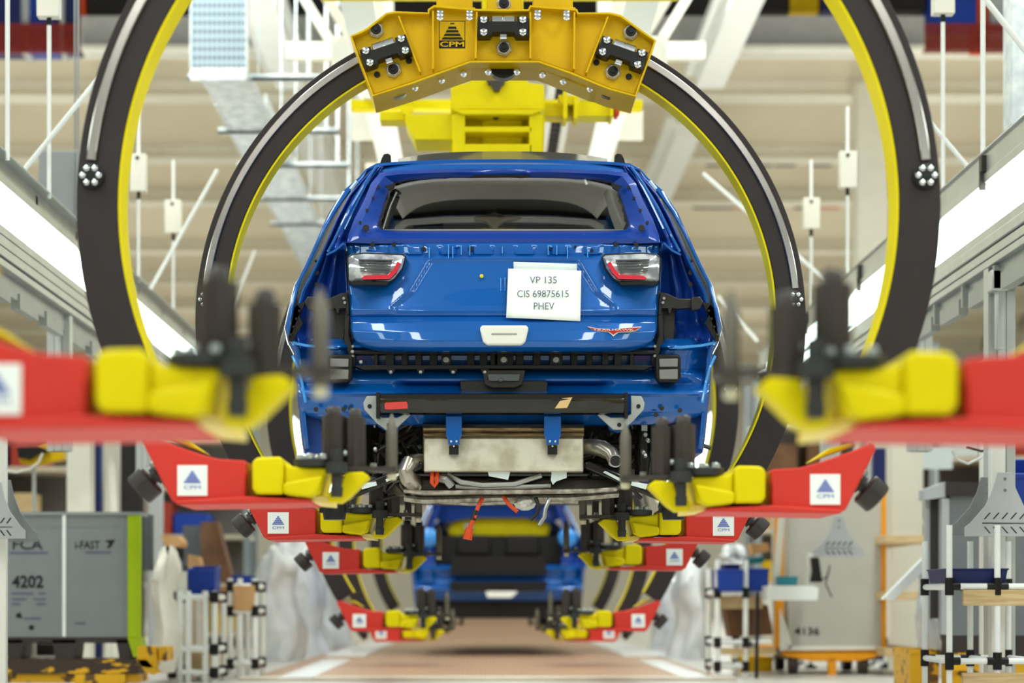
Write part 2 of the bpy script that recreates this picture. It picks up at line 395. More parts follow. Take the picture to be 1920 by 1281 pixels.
for d, cx, cy, yl, yr, lab in CAR_SPOTS:
    c = copy_tree(proto); x = (cx-VX)/F*d
    z = ZC+(VY-cy)/F*d if cy else ZC+(VY-731)/F*d+.914 if d < 4 else ZC+(VY-yl)/F*d+.914
    if d < 4:      # its support heads are swivelled outwards and hang a little lower
        for a in c.children:
            if not a.name.startswith('arm'): continue
            sg = -1 if any(k.name.startswith('beam') and sum(v.co.x for v in k.data.vertices) < 0 for k in a.children) else 1
            pads = [k for k in a.children if k.name.startswith('support_pad')]
            pads.sort(key=lambda k: abs(sum(v.co.x for v in k.data.vertices)/len(k.data.vertices)))
            for k, dx, dz in ((pads[0], .010, -.035), (pads[1], .030, .0)): k.location.x += sg*dx; k.location.z += dz
            for k in a.children:
                if k.name.startswith(('locating_pin', 'pin_nut')): k.location.x += sg*.02; k.location.z -= .015
    c.location = (x, d, z); set_arm(c, 0, yl, d); set_arm(c, 1, yr, d); c['label'] = lab
    if d > 11:
        h = MB(); h.bb(x-.12, x+.12, d-.08, d+.08, z+R-.01, ZC+3.55); h.bb(-.95, 1.15, d-.06, d+.06, ZC+3.53, ZC+3.6); obj('hanger', h, YEL, c, bevel=.01)
# ------------------------------------------------------------------ yellow trolley bracket gripping the second ring
DB = 8.66
br = thing('trolley_bracket', 'big yellow trolley bracket with black triangle mark and rollers above the car roof', 'bracket', W(945, 100, DB+.2))
def z2(pts): return [(640+x/2.98, y/2.98) for x, y in pts]
OUT = z2([(60,205),(110,186),(150,165),(255,82),(300,74),(493,78),(493,58),(520,40),(770,62),(1050,62),(1060,40),(1310,60),(1318,80),(1500,80),(1560,95),(1690,190),(1748,228),(1640,530),(1500,490),(1280,400),(1105,338),(720,338),(400,455),(180,528)])
IN = z2([(78,215),(160,180),(262,96),(480,92),(500,72),(755,72),(770,85),(1050,85),(1060,72),(1300,75),(1320,95),(1495,95),(1680,200),(1730,236),(1630,505),(1510,470),(1290,385),(1110,325),(715,325),(400,440),(190,478)])
m = MB(); m.pprism(OUT, DB+.05, .02); obj('web_plate', m, YEL2, br, bevel=.003)
m = MB(); m.pprism(OUT, DB+.27, .02); obj('rear_plate', m, YEL2, br)
# border flange: closed strip round the outline
def strip(outline, d, th, w, closed=True):
    m = MB(); n = len(outline); pts = [W(x, y, d) for x, y in outline]
    cx = sum(p.x for p in pts)/n; inner = []
    for i in range(n):
        a, b, c = pts[i-1], pts[i], pts[(i+1) % n]
        t = ((b-a).normalized()+(c-b).normalized()); t = t.normalized() if t.length > .01 else (c-b).normalized()
        nrm = Vector((t.z, 0, -t.x)); inner.append(b-nrm*w if 0 else b+nrm*w)
    rings = []
    for i in list(range(n))+([0] if closed else []):
        rings.append([pts[i], inner[i], inner[i]+Vector((0, th, 0)), pts[i]+Vector((0, th, 0))])
    return m.loft(rings, cap=not closed)
obj('flange', strip(OUT, DB, .30, -.010), YEL2, br, bevel=.002)
m = MB()
for x0, y0, x1, y1 in ((320,88,440,400),(512,60,512,385),(757,66,750,325),(1056,66,1056,325),(1303,66,1300,385),(1490,92,1370,405)):
    (a, b), (c, d_) = z2([(x0, y0), (x1, y1)]); m.pprism([(a-1.6, b), (a+1.6, b), (c+1.6, d_), (c-1.6, d_)], DB-.005, .06)
parts('rib', m, YEL2, br)
m = MB()     # folded bottom plate below the lower edge
for pts in ([(175,528),(400,462),(400,490),(185,532)], [(385,455),(720,342),(725,385),(400,500)], [(715,342),(1108,342),(1112,385),(710,385)], [(1100,342),(1410,452),(1400,505),(1105,385)], [(1400,452),(1640,532),(1630,540),(1400,505)]):
    m.pprism(z2(pts), DB+.10, .20)
parts('bottom_plate', m, YEL2, br, bevel=.002)
def zp(x, y, d): a, b = z2([(x, y)])[0]; return W(a, b, d)
m = MB()
for x, y in ((552,80),(552,100),(716,80),(716,100),(1096,78),(1096,98),(1258,80),(1258,100),(402,440),(412,490),(556,400),(560,448),(680,362),(682,412),(820,346),(820,402),(990,346),(982,402),(1130,362),(1124,418),(1245,400),(1240,455),(1404,448),(1390,496)):
    q = zp(x, y, DB-.002 if y < 150 else DB+.08); m.lathe(q, (0, -1, 0), [(0, .016), (.014, .016), (.02, .008)], 8)
parts('bolt', m, CHROME, br)
for x, y in ((196,174),(292,396),(908,30),(908,276),(1615,186),(1515,408)):
    m = MB(); q = zp(x, y, DB+.05); m.lathe(q, (0, -1, 0), [(0, .037), (.02, .037), (.022, .033), (.03, .03)], 6); o = obj('nut', m, mat('nut_grey', 'b9b3a4', .4, metal=.6), br, bevel=.002)
    m = MB(); m.lathe(q+Vector((0, -.03, 0)), (0, -1, 0), [(0, .024), (.008, .022), (.009, .012), (.014, .010)], 16); obj('stud', m, BLK, o)
for cx, cy, ang, w in ((245, 278, 19, 200), (905, 140, 0, 210), (1572, 288, -20, 200)):
    q = zp(cx, cy, DB-.02); k = 8.66/F/2.98; r = roty(math.radians(-ang)); m = MB()
    prof = [(-w*.68, -46), (-w*.36, -46), (-w*.36, -22), (w*.36, -22), (w*.36, -46), (w*.68, -46), (w*.68, 62), (w*.34, 62), (w*.28, 40), (-w*.28, 40), (-w*.34, 62), (-w*.68, 62)]
    vs = [q+r @ Vector((x*k, 0, -y*k)) for x, y in prof]
    m.loft([vs, [v+Vector((0, .09, 0)) for v in vs]]); o = obj('roller_block', m, BLK, br, bevel=.003)
    m = MB(); a = q+r @ Vector((-.052, .04, .02)); b_ = q+r @ Vector((.052, .04, .02)); m.lathe(a, b_-a, [(0, .030), (.003, .034), (.048, .034), (.05, .031), (.054, .031), (.056, .034), (.101, .034), (.104, .030)], 24)
    obj('roller', m, CHROME, br)
    m = MB()
    for x, y in ((-w*.52, -28), (-w*.52, 42), (w*.52, -28), (w*.52, 42)): m.lathe(q+r @ Vector((x*k, 0, -y*k)), (0, -1, 0), [(0, .016), (.010, .016), (.013, .009)], 10)
    a = q+r @ Vector((-.014, .0, -.055)); m.lathe(a, r @ Vector((1, 0, 0)), [(0, .016), (.028, .016)], 12); parts('bolt', m, CHROME, o)
for x, y in ((378,340),(200,418),(1425,350),(1606,430)):
    m = MB(); m.lathe(zp(x, y, DB+.05), (0, -1, 0), [(0, .014), (.006, .014)], 12); obj('plug', m, BLK, br)
for x in (310, 1500):
    m = MB(); m.lathe(zp(x, 478, DB+.12), (0, 1, 0), [(0, .055), (.04, .055)], 24); obj('guide_wheel', m, DSTEEL if x > 1000 else STEEL, br)
m = MB(); m.lathe(zp(905, 350, DB+.1), (0, 1, 0), [(0, .07), (.06, .07)], 24); obj('guide_wheel', m, BLK, br)
# hanger legs and central lug
for a, b_ in ((530, 735), (1070, 1295)):
    m = MB(); m.pprism(z2([(a, 45), (b_, 45), (b_-10, -260), (a+10, -260)]), DB+.06, .16); m.pprism(z2([(a-12, 40), (b_+14, 40), (b_+14, 50), (a-12, 50)]), DB+.02, .22); obj('hanger_leg', m, YEL2, br, bevel=.004)
m = MB(); m.pprism(z2([(810, 62), (1010, 62), (1000, -200), (820, -200)]), DB+.03, .2); obj('lug', m, YEL2, br, bevel=.004)
m = MB()     # the maker's mark
for i in range(5):
    y0, hw = 128+i*20, 12+i*12; m.pprism(z2([(620-hw, y0+(12 if i else 6)), (620+hw, y0+(12 if i else 6)), (620+hw*.85, y0), (620-hw*.85, y0)]), DB+.047, .002)
m.pprism(z2([(548, 226), (690, 226), (690, 268), (548, 268)]), DB+.047, .002)
mk = obj('mark', m, INKB, br)
m = MB(); m.text('CPM', zp(619, 247, DB+.0455), .0235, 0, .0005, .108, bold=.02); obj('mark_lettering', m, YEL2, mk, recalc=False)
m = MB(); m.add([zp(x, y, DB+.0485) for x, y in ((546,116),(692,116),(692,270),(546,270))]+[zp(x, y, DB+.0485) for x, y in ((549,119),(689,119),(689,267),(549,267))], [(0,1,5,4),(1,2,6,5),(2,3,7,6),(3,0,4,7)]); obj('mark_border', m, INKB, br)

# ------------------------------------------------------------------ second trolley behind, over the car roof
DT = 11.3
t = thing('trolley', 'bright yellow boxy trolley standing behind the bracket, just above the car roof', 'trolley', W(935, 200, DT+.2))
m = MB(); m.pprism([(845,205),(845,158),(880,155),(880,137),(985,137),(990,155),(1020,158),(1022,205)], DT, .5)
m.pprism([(845,205),(1022,205),(1018,326),(845,326)], DT+.10, .4); m.pprism([(872,205),(848,215),(848,300),(872,300)], DT-.06, .2); m.pprism([(992,205),(1018,215),(1016,300),(992,300)], DT-.06, .2)
m.pprism([(868,237),(998,237),(998,248),(868,248)], DT-.06, .2); m.pprism([(868,270),(998,270),(998,300),(868,300)], DT-.06, .2); m.pprism([(845,205),(1022,205),(998,215),(868,215)], DT-.08, .25)
obj('body', m, YEL, t, bevel=.006)
m = MB(); m.pprism([(912,148),(948,148),(945,158),(915,158)], DT-.03, .06); m.pprism([(920,158),(942,158),(936,170),(926,170)], DT-.04, .06); m.lathe(W(930, 219, DT), (0, -1, 0), [(0, .022), (.02, .02)], 8); obj('pin', m, DSTEEL, t)
m = MB(); m.pprism([(712,209),(760,209),(760,226),(712,226)], DT+.15, .15); m.pprism([(750,200),(775,200),(770,215),(755,215)], DT+.1, .1); m.pprism([(760,215),(850,212),(850,262),(778,262),(760,228)], DT, .3); obj('side_arm', m, YEL, t, bevel=.005)
m = MB(); m.pprism([(1018,193),(1100,193),(1150,192),(1150,218),(1018,218)], DT+.1, .15)
m.pprism([(1047,178),(1088,178),(1082,196),(1054,196)], DT+.02, .2); m.pprism([(1056,170),(1064,170),(1064,222),(1056,222)], DT+.0, .2); m.pprism([(1076,180),(1083,180),(1083,222),(1076,222)], DT, .2); m.pprism([(1144,180),(1150,180),(1150,218),(1144,218)], DT+.05, .2)
obj('side_arm', m, YEL, t, bevel=.004)
m = MB(); m.lathe(W(1151, 204, DT+.17), (1, 0, 0), [(0, .06), (.02, .06), (.021, .045), (.03, .045)], 20); obj('end_cap', m, RUST, t)

# ------------------------------------------------------------------ overhead conveyor structure
def zlen(px, py, z): d = z*F/(VY-py); return d, (px-VX)/F*d
def run(mb, px, py, z, y1, w, h, mi=0, py1=None):
    "box running away from the camera: centre line through pixel (px,py) at eye-relative height z, until row y1"
    d0, x = zlen(px, py, z); d1 = z*F/(VY-y1); return mb.bb(x-w/2, x+w/2, d0, d1, ZC+z, ZC+z+h)
for px, lab in ((655, 'left'), (1222, 'right')):
    m = MB(); run(m, px, -60, 3.6, 540, .20, .04); run(m, px, -60, 3.64, 540, .05, .26); run(m, px, -60, 3.9, 540, .20, .03)
    o = obj('track_beam', m, WHITE); tag(o, 'white steel track beam running back over the line on the %s side of the trolley' % lab, 'beam', 'track beams')
m = MB(); run(m, 1050, 60, 3.75, 420, .05, .1); run(m, 1090, 60, 3.75, 420, .05, .1); o = obj('chain_guide', m, ALU); tag(o, 'pair of thin pale rails flanking the black drive chain overhead', 'rail')
d0, x = zlen(1062, 80, 3.78); d1 = 3.78*F/(VY-420); m = MB(); k = 0; d = d0
ch = thing('drive_chain', 'black overhead drive chain running back between two pale rails', 'chain', (x, d0, ZC+3.78))
m.bb(x-.05, x+.05, d0, d1, ZC+3.86, ZC+3.9); obj('chain_plate', m, BLK, ch); m = MB()
while d < d1:
    m.lathe((x, d, ZC+3.78), (0, 0, 1), [(0, .05), (.08, .05)], 14); d += .17
o = obj('chain_links', m, DARK, ch); o['kind'] = 'stuff'
# cross heads between track beams and the roof beams: white ties and gussets
for y, lab in ((60, 'nearest'), (200, 'middle'), (300, 'farthest')):
    d = 3.95*F/(VY-y); m = MB(); a, b = (655-VX)/F*12.6, (1222-VX)/F*12.6
    for s in (-1, 1):
        c = (a+b)/2; xx = c+s*(b-a)/2
        m.bb(xx-.06, xx+.06, d-.06, d+.06, ZC+3.93, ZC+6.4)
        m.box((xx+s*.62, d, ZC+5.2), (.08, .08, 2.5), roty(s*.55))
        m.box((xx+s*.02, d, ZC+3.80), (.34, .03, .24))
    m.bb(a-.9, b+.9, d-.05, d+.05, ZC+4.85, ZC+5.0)
    o = obj('track_support', m, CREAMW); tag(o, 'pale steel support frame with diagonal braces over the track, the %s one' % lab, 'frame', 'track supports')
for px, segs, lab in ((482, ((-40, 168), (262, 445)), 'left'), (1404, ((-40, 166), (258, 440)), 'right')):
    for i, (y0, y1) in enumerate(segs):
        d0, x = zlen(px, -1e-6, 6.35); a = 6.35*F/(VY-y0); b = 6.35*F/(VY-y1); m = MB().bb(x-.17, x+.17, a, b, ZC+6.35, ZC+6.55)
        m.bb(x-.30, x-.17, a, b, ZC+6.50, ZC+6.62); m.bb(x+.17, x+.24, a, b, ZC+6.5, ZC+6.62)
        o = obj('roof_beam', m, WHITE); tag(o, 'broad white roof beam on the %s, its %s length' % (lab, ('near', 'far')[i]), 'beam', 'white roof beams')
# galvanised cable tray: perforated drop, bend, then away over the line
zt = 4.6; dt = zt*F/(VY-196); x0 = (359-VX)/F*16.6; x1 = (460-VX)/F*16.6
tray = thing('cable_tray', 'galvanised cable tray, perforated drop at top then running back over the line', 'cable tray', ((x0+x1)/2, 16.6, ZC+zt))
def perf_mat():
    m = mat('perforated_zinc', '9fb0ba', .45, metal=.3); nt = m.node_tree; b = nt.nodes['Principled BSDF']
    tc = nt.nodes.new('ShaderNodeTexCoord'); sp = nt.nodes.new('ShaderNodeSeparateXYZ'); nt.links.new(tc.outputs['Object'], sp.inputs[0]); gs = []
    for ax, k, th in (('X', 24.0, .42), ('Z', 13.5, .42)):
        ma = nt.nodes.new('ShaderNodeMath'); ma.operation = 'MULTIPLY'; ma.inputs[1].default_value = k; nt.links.new(sp.outputs[ax], ma.inputs[0])
        fr = nt.nodes.new('ShaderNodeMath'); fr.operation = 'FRACT'; nt.links.new(ma.outputs[0], fr.inputs[0])
        g = nt.nodes.new('ShaderNodeMath'); g.operation = 'LESS_THAN'; g.inputs[1].default_value = th; nt.links.new(fr.outputs[0], g.inputs[0]); gs.append(g)
    mu = nt.nodes.new('ShaderNodeMath'); mu.operation = 'MULTIPLY'; nt.links.new(gs[0].outputs[0], mu.inputs[0]); nt.links.new(gs[1].outputs[0], mu.inputs[1])
    mx = nt.nodes.new('ShaderNodeMix'); mx.data_type = 'RGBA'; nt.links.new(mu.outputs[0], mx.inputs['Factor']); mx.inputs['A'].default_value = lin('9fb0ba'); mx.inputs['B'].default_value = lin('2c3034')
    nt.links.new(mx.outputs['Result'], b.inputs['Base Color']); return m
zb = ZC+(VY-128)/F*16.6
m = MB(); m.bb(x0, x1, 16.6, 16.62, zb, zb+1.4); obj('perforated_drop', m, perf_mat(), tray)
m = MB(); m.bb(x0-.012, x0, 16.58, 16.75, zb, zb+1.4); m.bb(x1, x1+.012, 16.58, 16.75, zb, zb+1.4); m.bb(x0-.01, x1+.01, 16.58, 16.66, zb-.10, zb); obj('tray_sides', m, GALV, tray)
n = 8; pr = []
for i in range(n+1):
    a = math.pi/2*i/n; pr.append((16.6+(1-math.cos(a))*(dt-16.6), zb-.1-(zb-.1-ZC-zt)*math.sin(a)))
pr.append((46, ZC+zt))
m = MB(); m.loft([[Vector((x, y, z)) for y, z in pr]+[Vector((x, y+.01, z+.015)) for y, z in reversed(pr)] for x in (x0, x1)])
k = 0
ribs = MB(); d = dt+.1
while d < 30: ribs.bb(x0+.02, x1-.02, d, d+.03, ZC+zt-.012, ZC+zt); d += .16
obj('tray_floor', m, GALV, tray); obj('tray_ribs', ribs, GALV, tray)['kind'] = 'stuff'
m = MB(); m.bb(x0-.012, x0+.004, dt, 46, ZC+zt-.01, ZC+zt+.1); m.bb(x1-.004, x1+.012, dt, 46, ZC+zt-.01, ZC+zt+.1); obj('tray_rims', m, GALV, tray)
for i, y in enumerate((146, 246, 310, 373, 420)):
    d = (zt-.03)*F/(VY-y); m = MB(); m.bb(x0-.1, x1+.62, d-.02, d+.02, ZC+zt-.06, ZC+zt-.03); m.bb(x0-.1, x1+.62, d-.02, d-.015, ZC+zt-.06, ZC+zt)
    m.bb(x1+.48, x1+.51, d-.015, d+.015, ZC+zt, ZC+6.9); m.bb(x1+.05, x1+.062, d-.006, d+.006, ZC+zt, ZC+6.9)
    o = obj('tray_bracket', m, GALV); tag(o, 'thin galvanised cross bracket under the cable tray, %s from the bend' % ('first', 'second', 'third', 'fourth', 'fifth')[i], 'bracket', 'cable tray brackets')

# ------------------------------------------------------------------ lamp frames along both sides
def frame_side(s, xs, lab, z0, z1):
    x = s*xs; f = thing('light_frame', 'long aluminium side frame carrying the %s strip lamp, with posts' % lab, 'frame', (x, 9, 0))
    m = MB(); m.bb(x-.02, x+.06*s+.02, -3, 17.5, ZC+z1+.05, ZC+z1+.16); m.bb(x-.03, x+.03, -3, 17.5, ZC+z1+.005, ZC+z1+.05); m.bb(x-.035, x+.05, -3, 17.5, ZC+z1+.155, ZC+z1+.165); obj('upper_rail', m, ALU, f, bevel=.004)
    m = MB()
    for k, (a, b) in enumerate(((.0, .045), (.05, .10), (.105, .15), (.165, .20))): m.bb(x-.03-.012*(k % 2), x+.05, -3, 17.5, ZC+z0-b-.01, ZC+z0-a-.01)
    obj('lower_rail', m, ALU, f, bevel=.003)
    m = MB(); m.bb(x-.01, x+.01, -3, 17, ZC+z0-.31, ZC+z0-.21); d = 6.4
    while d < 17: m.bb(x-.03, x+.02, d, d+.42, ZC+z0-.35, ZC+z0-.27); m.bb(x-.04, x-.01, d+.5, d+.53, ZC+z0-.33, ZC+z0-.22); d += .62
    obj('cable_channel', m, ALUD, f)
    for d in (9.55, 11.3, 14.2):
        m = MB(); xx = x+s*.03
        for q in (-.045, 0, .045): m.bb(xx+q-.021, xx+q+.021, d-.045, d+.045, 0 if d < 10 else ZC+.86, ZC+z0-.2)
        m.bb(xx-.05, xx+.05, d-.03, d+.03, 0 if d < 10 else ZC+.86, ZC+z0-.2); obj('post', m, ALU, f)
    for d in (9.5,):
        m = MB(); m.bb(x+s*.0-.02, x+s*.14, d-.08, d+.02, ZC+z0-.30, ZC+z0-.22); obj('post_cap', m, BLK, f, bevel=.01); m = MB(); m.bb(x-.02, x+.02, d-.10, d-.04, ZC+z0-.62, ZC+z0-.24); m.bb(x-.05, x+.03, d-.12, d-.02, ZC+z0-.34, ZC+z0-.24); obj('post_bracket', m, ALU, f, bevel=.006)
    d = 5.4
    while d < 16:
        m = MB(); m.bb(x-.045, x-.02, d, d+.05, ZC+z1+.06, ZC+z1+.14); m.bb(x-.05, x-.02, d+.01, d+.03, ZC+z1-.03, ZC+z1+.06); obj('rail_clamp', m, DSTEEL, f); d += 1.05
    L = thing('strip_lamp', 'continuous glowing white strip lamp in the %s aluminium frame' % lab, 'lamp', (x, 7, ZC+z0))
    m = MB(); m.bb(x-.012, x+.012, -3, 17, ZC+z0, ZC+z1); obj('diffuser', m, LAMP, L)
    m = MB(); m.bb(x+s*.014, x+s*.05, -3, 17, ZC+z0-.005, ZC+z1+.005); obj('housing', m, ALU, L)
frame_side(-1, 2.42, 'left', 1.86, 2.07)
frame_side(1, 2.5, 'right', 1.83, 2.05)
for s, (a, b) in ((-1, (532, 768)), (1, (1352, 762))):
    d = 20.0; q = W(a, b, d); m = MB(); m.bb(q.x-.02, q.x+.02, d, 27, q.z-.62, q.z); lg = MB(); lg.bb(q.x-.03, q.x+.03, 26.6, 26.7, 0, q.z-.62)
    o = thing('strip_lamp', 'short glowing strip lamp low behind the car on its %s flank' % ('left' if s < 0 else 'right'), 'lamp', (q.x, 26.6, 0)); obj('diffuser', m, LAMP2, o); obj('leg', lg, ALU, o)
# suspension rods with grey turnbuckle boxes, and diagonal braces
def rod(px, ytop, ybot, d, box=None, r=.011, lab=''):
    if not box:
        return tag(obj('hanger_rod', MB().cyl(W(px, ybot, d), W(px, ytop, d), r, seg=10), WHITE), lab, 'rod', 'hanger rods')
    t = thing('hanger_rod', lab, 'rod', W(px, ybot, d), 'hanger rods')
    m = MB(); m.cyl(W(px, ybot, d), W(px, ytop, d), r, seg=10); obj('rod', m, WHITE, t)
    if box:
        (y0, y1, w) = box; a = W(px, (y0+y1)/2, d); h = (y1-y0)/F*d; m = MB(); m.box(a, (w/F*d, .07, h)); obj('bracket_box', m, CREAMW, t, bevel=.004)
        m = MB(); m.lathe(W(px-1, y0+8, d)+Vector((0, -.036, 0)), (0, -1, 0), [(0, .014), (.006, .012)], 8); m.cyl(W(px, y1+14, d), W(px, y1, d), r*1.1, seg=8); obj('bolt', m, DARK, t)
rod(14, -80, 300, 9.7, None, .012, 'white hanger rod at the far left edge, above the strip lamp')
rod(92, -60, 372, 10.7, (-30, 34, 42), .012, 'white hanger rod with a grey box at the top left corner')
rod(260, 200, 530, 13.6, (290, 360, 30), .012, 'white hanger rod seen inside the large hoop on its left')
rod(325, 300, 590, 15.2, (376, 438, 30), .012, 'white hanger rod left of the second hoop, beside the diagonal brace')
rod(1768, -60, 372, 10.7, (-40, 28, 40), .012, 'white hanger rod with a grey box at the top right corner')
rod(1843, -60, 290, 9.8, None, .013, 'white hanger rod right of the boxed one, upper right corner')
rod(1589, 200, 520, 13.5, (285, 353, 32), .012, 'white hanger rod with grey box inside the large hoop on its right')
rod(1521, 300, 580, 15.0, (372, 430, 30), .012, 'white hanger rod with grey box between the two hoops on the right')
def brace(a, b, d, r, lab, d2=None):
    o = obj('diagonal_brace', MB().cyl(W(*a, d), W(*b, d2 or d), r, seg=10), WHITE); tag(o, lab, 'brace', 'diagonal braces')
brace((200, 128), (40, 325), 10.6, .014, 'white diagonal brace outside the large hoop, upper left')
brace((408, 318), (282, 542), 13.8, .014, 'white diagonal brace inside the large hoop, left side')
brace((478, 470), (432, 585), 17.5, .014, 'short white diagonal brace inside the second hoop, left side')
brace((1740, 225), (1822, 322), 10.7, .013, 'white diagonal brace outside the large hoop on the right')
brace((1840, -10), (1935, 110), 9.9, .016, 'white diagonal brace in the top right corner')
brace((1318, 325), (1570, 545), 14.0, .014, 'long white diagonal brace inside the second hoop, right side')
brace((1345, 555), (1420, 640), 16.5, .015, 'short white diagonal brace right of the blue car')
brace((1420, 705), (1720, 545), 13.0, .012, 'pale diagonal stay below the right lamp frame')
# air duct, racks and mesh on the mezzanine edge at the top
d = 23.6; m = MB().pbox(151, 30, 1733, 88, d, .35); o = obj('air_duct', m, mat('duct_grey', 'b9b7b2', .6)); tag(o, 'long grey duct box crossing the hall near the top edge', 'duct')
o = obj('duct_shelf', MB().pbox(151, 84, 1733, 93, d-.2, .18), CREAMW); tag(o, 'thin white shelf edge under the long grey duct', 'shelf')
d = 24.14
for i, (x0, x1) in enumerate(((-40, 148), (1728, 1900))):
    m = MB(); q0, q1 = W(x0, 98, d), W(x1, 46, d)
    for k in range(40):
        xx = q0.x+(q1.x-q0.x)*k/39; m.bb(xx-.01, xx+.01, d, d+.02, q0.z, q1.z)
    for k in range(9):
        zz = q0.z+(q1.z-q0.z)*k/8; m.bb(q0.x, q1.x, d, d+.02, zz-.009, zz+.009)
    o = obj('safety_fence', m, REDD); tag(o, 'orange red mesh fence in the top %s corner' % ('left', 'right')[i], 'fence')
COLS = {'blue': BLUEP, 'navy': NAVYP, 'yellow': YEL2, 'orange': RUST, 'dark': DARK, 'pale': LGREY}
for i, (x0, y0, x1, y1, c) in enumerate(((-20,-40,38,95,'navy'),(40,-40,54,100,'pale'),(55,-40,105,95,'blue'),(112,-40,120,98,'pale'),(122,-40,146,92,'navy'),(150,-40,160,60,'orange'),(165,-40,240,28,'dark'),(262,-40,345,26,'navy'),(1415,-40,1480,22,'dark'),(1482,-40,1535,22,'yellow'),(1540,-40,1580,20,'navy'),(1655,-40,1735,20,'dark'),(1742,-40,1830,45,'blue'),(1832,-40,1852,88,'orange'),(1856,-40,1890,60,'pale'),(1150,-40,1220,22,'navy'),(560,-40,640,24,'dark'))):
    m = MB().pbox(x0, y0, x1, y1, 24.15+.04*(i % 3), .4)
    o = obj('storage_bin', m, COLS[c]); side = 'left' if x0 < 700 else 'right'
    tag(o, '%s storage bin %s on the %s of the top edge' % (c, ['in the corner', 'behind the mesh', 'behind the duct', 'next to an orange upright'][i % 4], side), 'bin', 'bins on the upper racks')
m = MB().bb(-13.9, 13.9, 24.72, 24.76, ZC+7.0, 12); struct('wall_upper', m, DARK)
# right-hand galvanised upright in the top right corner
o = obj('upright', MB().pbox(1898, -60, 1935, 232, 11.5, .2), GALV); tag(o, 'blue grey perforated upright cut by the top right edge', 'post')
m = MB().pbox(72, 283, 150, 420, 12.2, .3); [m.pbox(x-1.5, -60, x+1.5, 284, 12.3, .02) for x in (140, 146)]; m.pbox(92, 286, 94, 418, 12.19, .02); m.pbox(136, 284, 139, 420, 12.18, .03)
o = obj('control_cabinet', m, mat('cab_grey', '8e9292', .5), bevel=.01); tag(o, 'grey control cabinet behind the large hoop at left, above the lamp', 'cabinet')
# ------------------------------------------------------------------ the blue car on the line
DC, XC = 8.12, (945-VX)/F*8.12
def C(x, y, dd=0):
    d = DC+dd; return Vector((XC+x/F*d, d, ZC+(VY-y)/F*d))
def ip(keys, t):
    if t <= keys[0][0]: return keys[0][1]
    for (a, b), (c, d) in zip(keys, keys[1:]):
        if t <= c: k = (t-a)/(c-a); return b+(d-b)*k
    return keys[-1][1]
def ss(a, b, t): t = max(0, min(1, (t-a)/(b-a))); return t*t*(3-2*t)
car = thing('car', 'bright blue car body seen from behind, white paper sheet on its tailgate', 'car', C(0, 900, 2.0))
def cp(mb, pts, dd, th, mi=0):   # extruded outline on the car (pts relative to its centre line)
    q = [C(x, y, dd) for x, y in pts]; return mb.loft([q, [v+Vector((0, th, 0)) for v in q]], mi=mi)
def both(fn, name, m, par=None, sp=False, **k):
    out = []
    for s in (-1, 1): mb = MB(); fn(mb, s); out += parts(name, mb, m, par or car, **k) if name in ('plug', 'screw', 'hole_plug', 'seam', 'arm_label', 'arch_strip', 'corner_bracket') else [obj(name, mb, m, par or car, **k)]
    return out
SIL = [(0,300),(120,301),(200,305),(237,308),(256,318),(274,336),(301,366),(327,412),(345,452),(356,476),(372,510),(391,545),(402,587),(409,622),(402,645),(391,667),(386,736),(377,820),(373,848)]
def sil_x(y): return ip([(b, a) for a, b in SIL[3:]], y)
secs = [(.12, .955, 0, 1), (.24, .985, .0, 1), (.38, 1, .0, 1), (.7, 1, .05, 1), (1.3, 1, .10, 1), (2.3, 1, .09, 1), (2.75, .985, 0, .52), (3.15, .97, 0, .06), (3.8, .95, 0, .02), (4.25, .85, 0, -.1)]
m = MB(); rings = []; zb = C(0, 455, .35).z
for dd, kx, up, f in secs:
    r = []
    pts = [(-x, y) for x, y in reversed(SIL)]+SIL[1:]
    for x, y in pts:
        p = C(x, y, .35); z = p.z
        if z > zb: z = zb+(z-zb)*f+up*min(1, (z-zb)/.4)
        if dd > 3.9: z = zb-.12+(z-zb)*.85 if z < zb else zb-.12
        kk = kx if y > 320 else 1
        r.append(Vector((XC+(p.x-XC)*kk, DC+max(dd, ip([(318, .36), (340, .34), (456, .10)], y)), z)))
    rings.append(r)
n = len(rings[0]); vs = [p for r in rings for p in r]; k0 = len(SIL)-1
for i in range(len(rings)-1):
    for j in range(n-1):
        mi = 1 if (4 < i < 7 and abs(j+.5-k0) < 3.6) else 2 if (2 <= i < 5 and abs(j+.5-k0) < 3) else 0
        if i in (3, 4, 5) and 5 < abs(j+.5-k0) < 8.2: continue      # open side windows
        m.f.append([i*n+j, i*n+j+1, (i+1)*n+j+1, (i+1)*n+j]); m.m.append(mi)
m.v = vs; m.f.append([(len(rings)-1)*n+j for j in range(n)]); m.m.append(0)
WSH = mat('windscreen_tint', '1c2152', .25, coat=.5, alpha=.7)
shell = obj('body_shell', m, [BLUE, WSH, GBLK], car, ang=30, solid=.012)
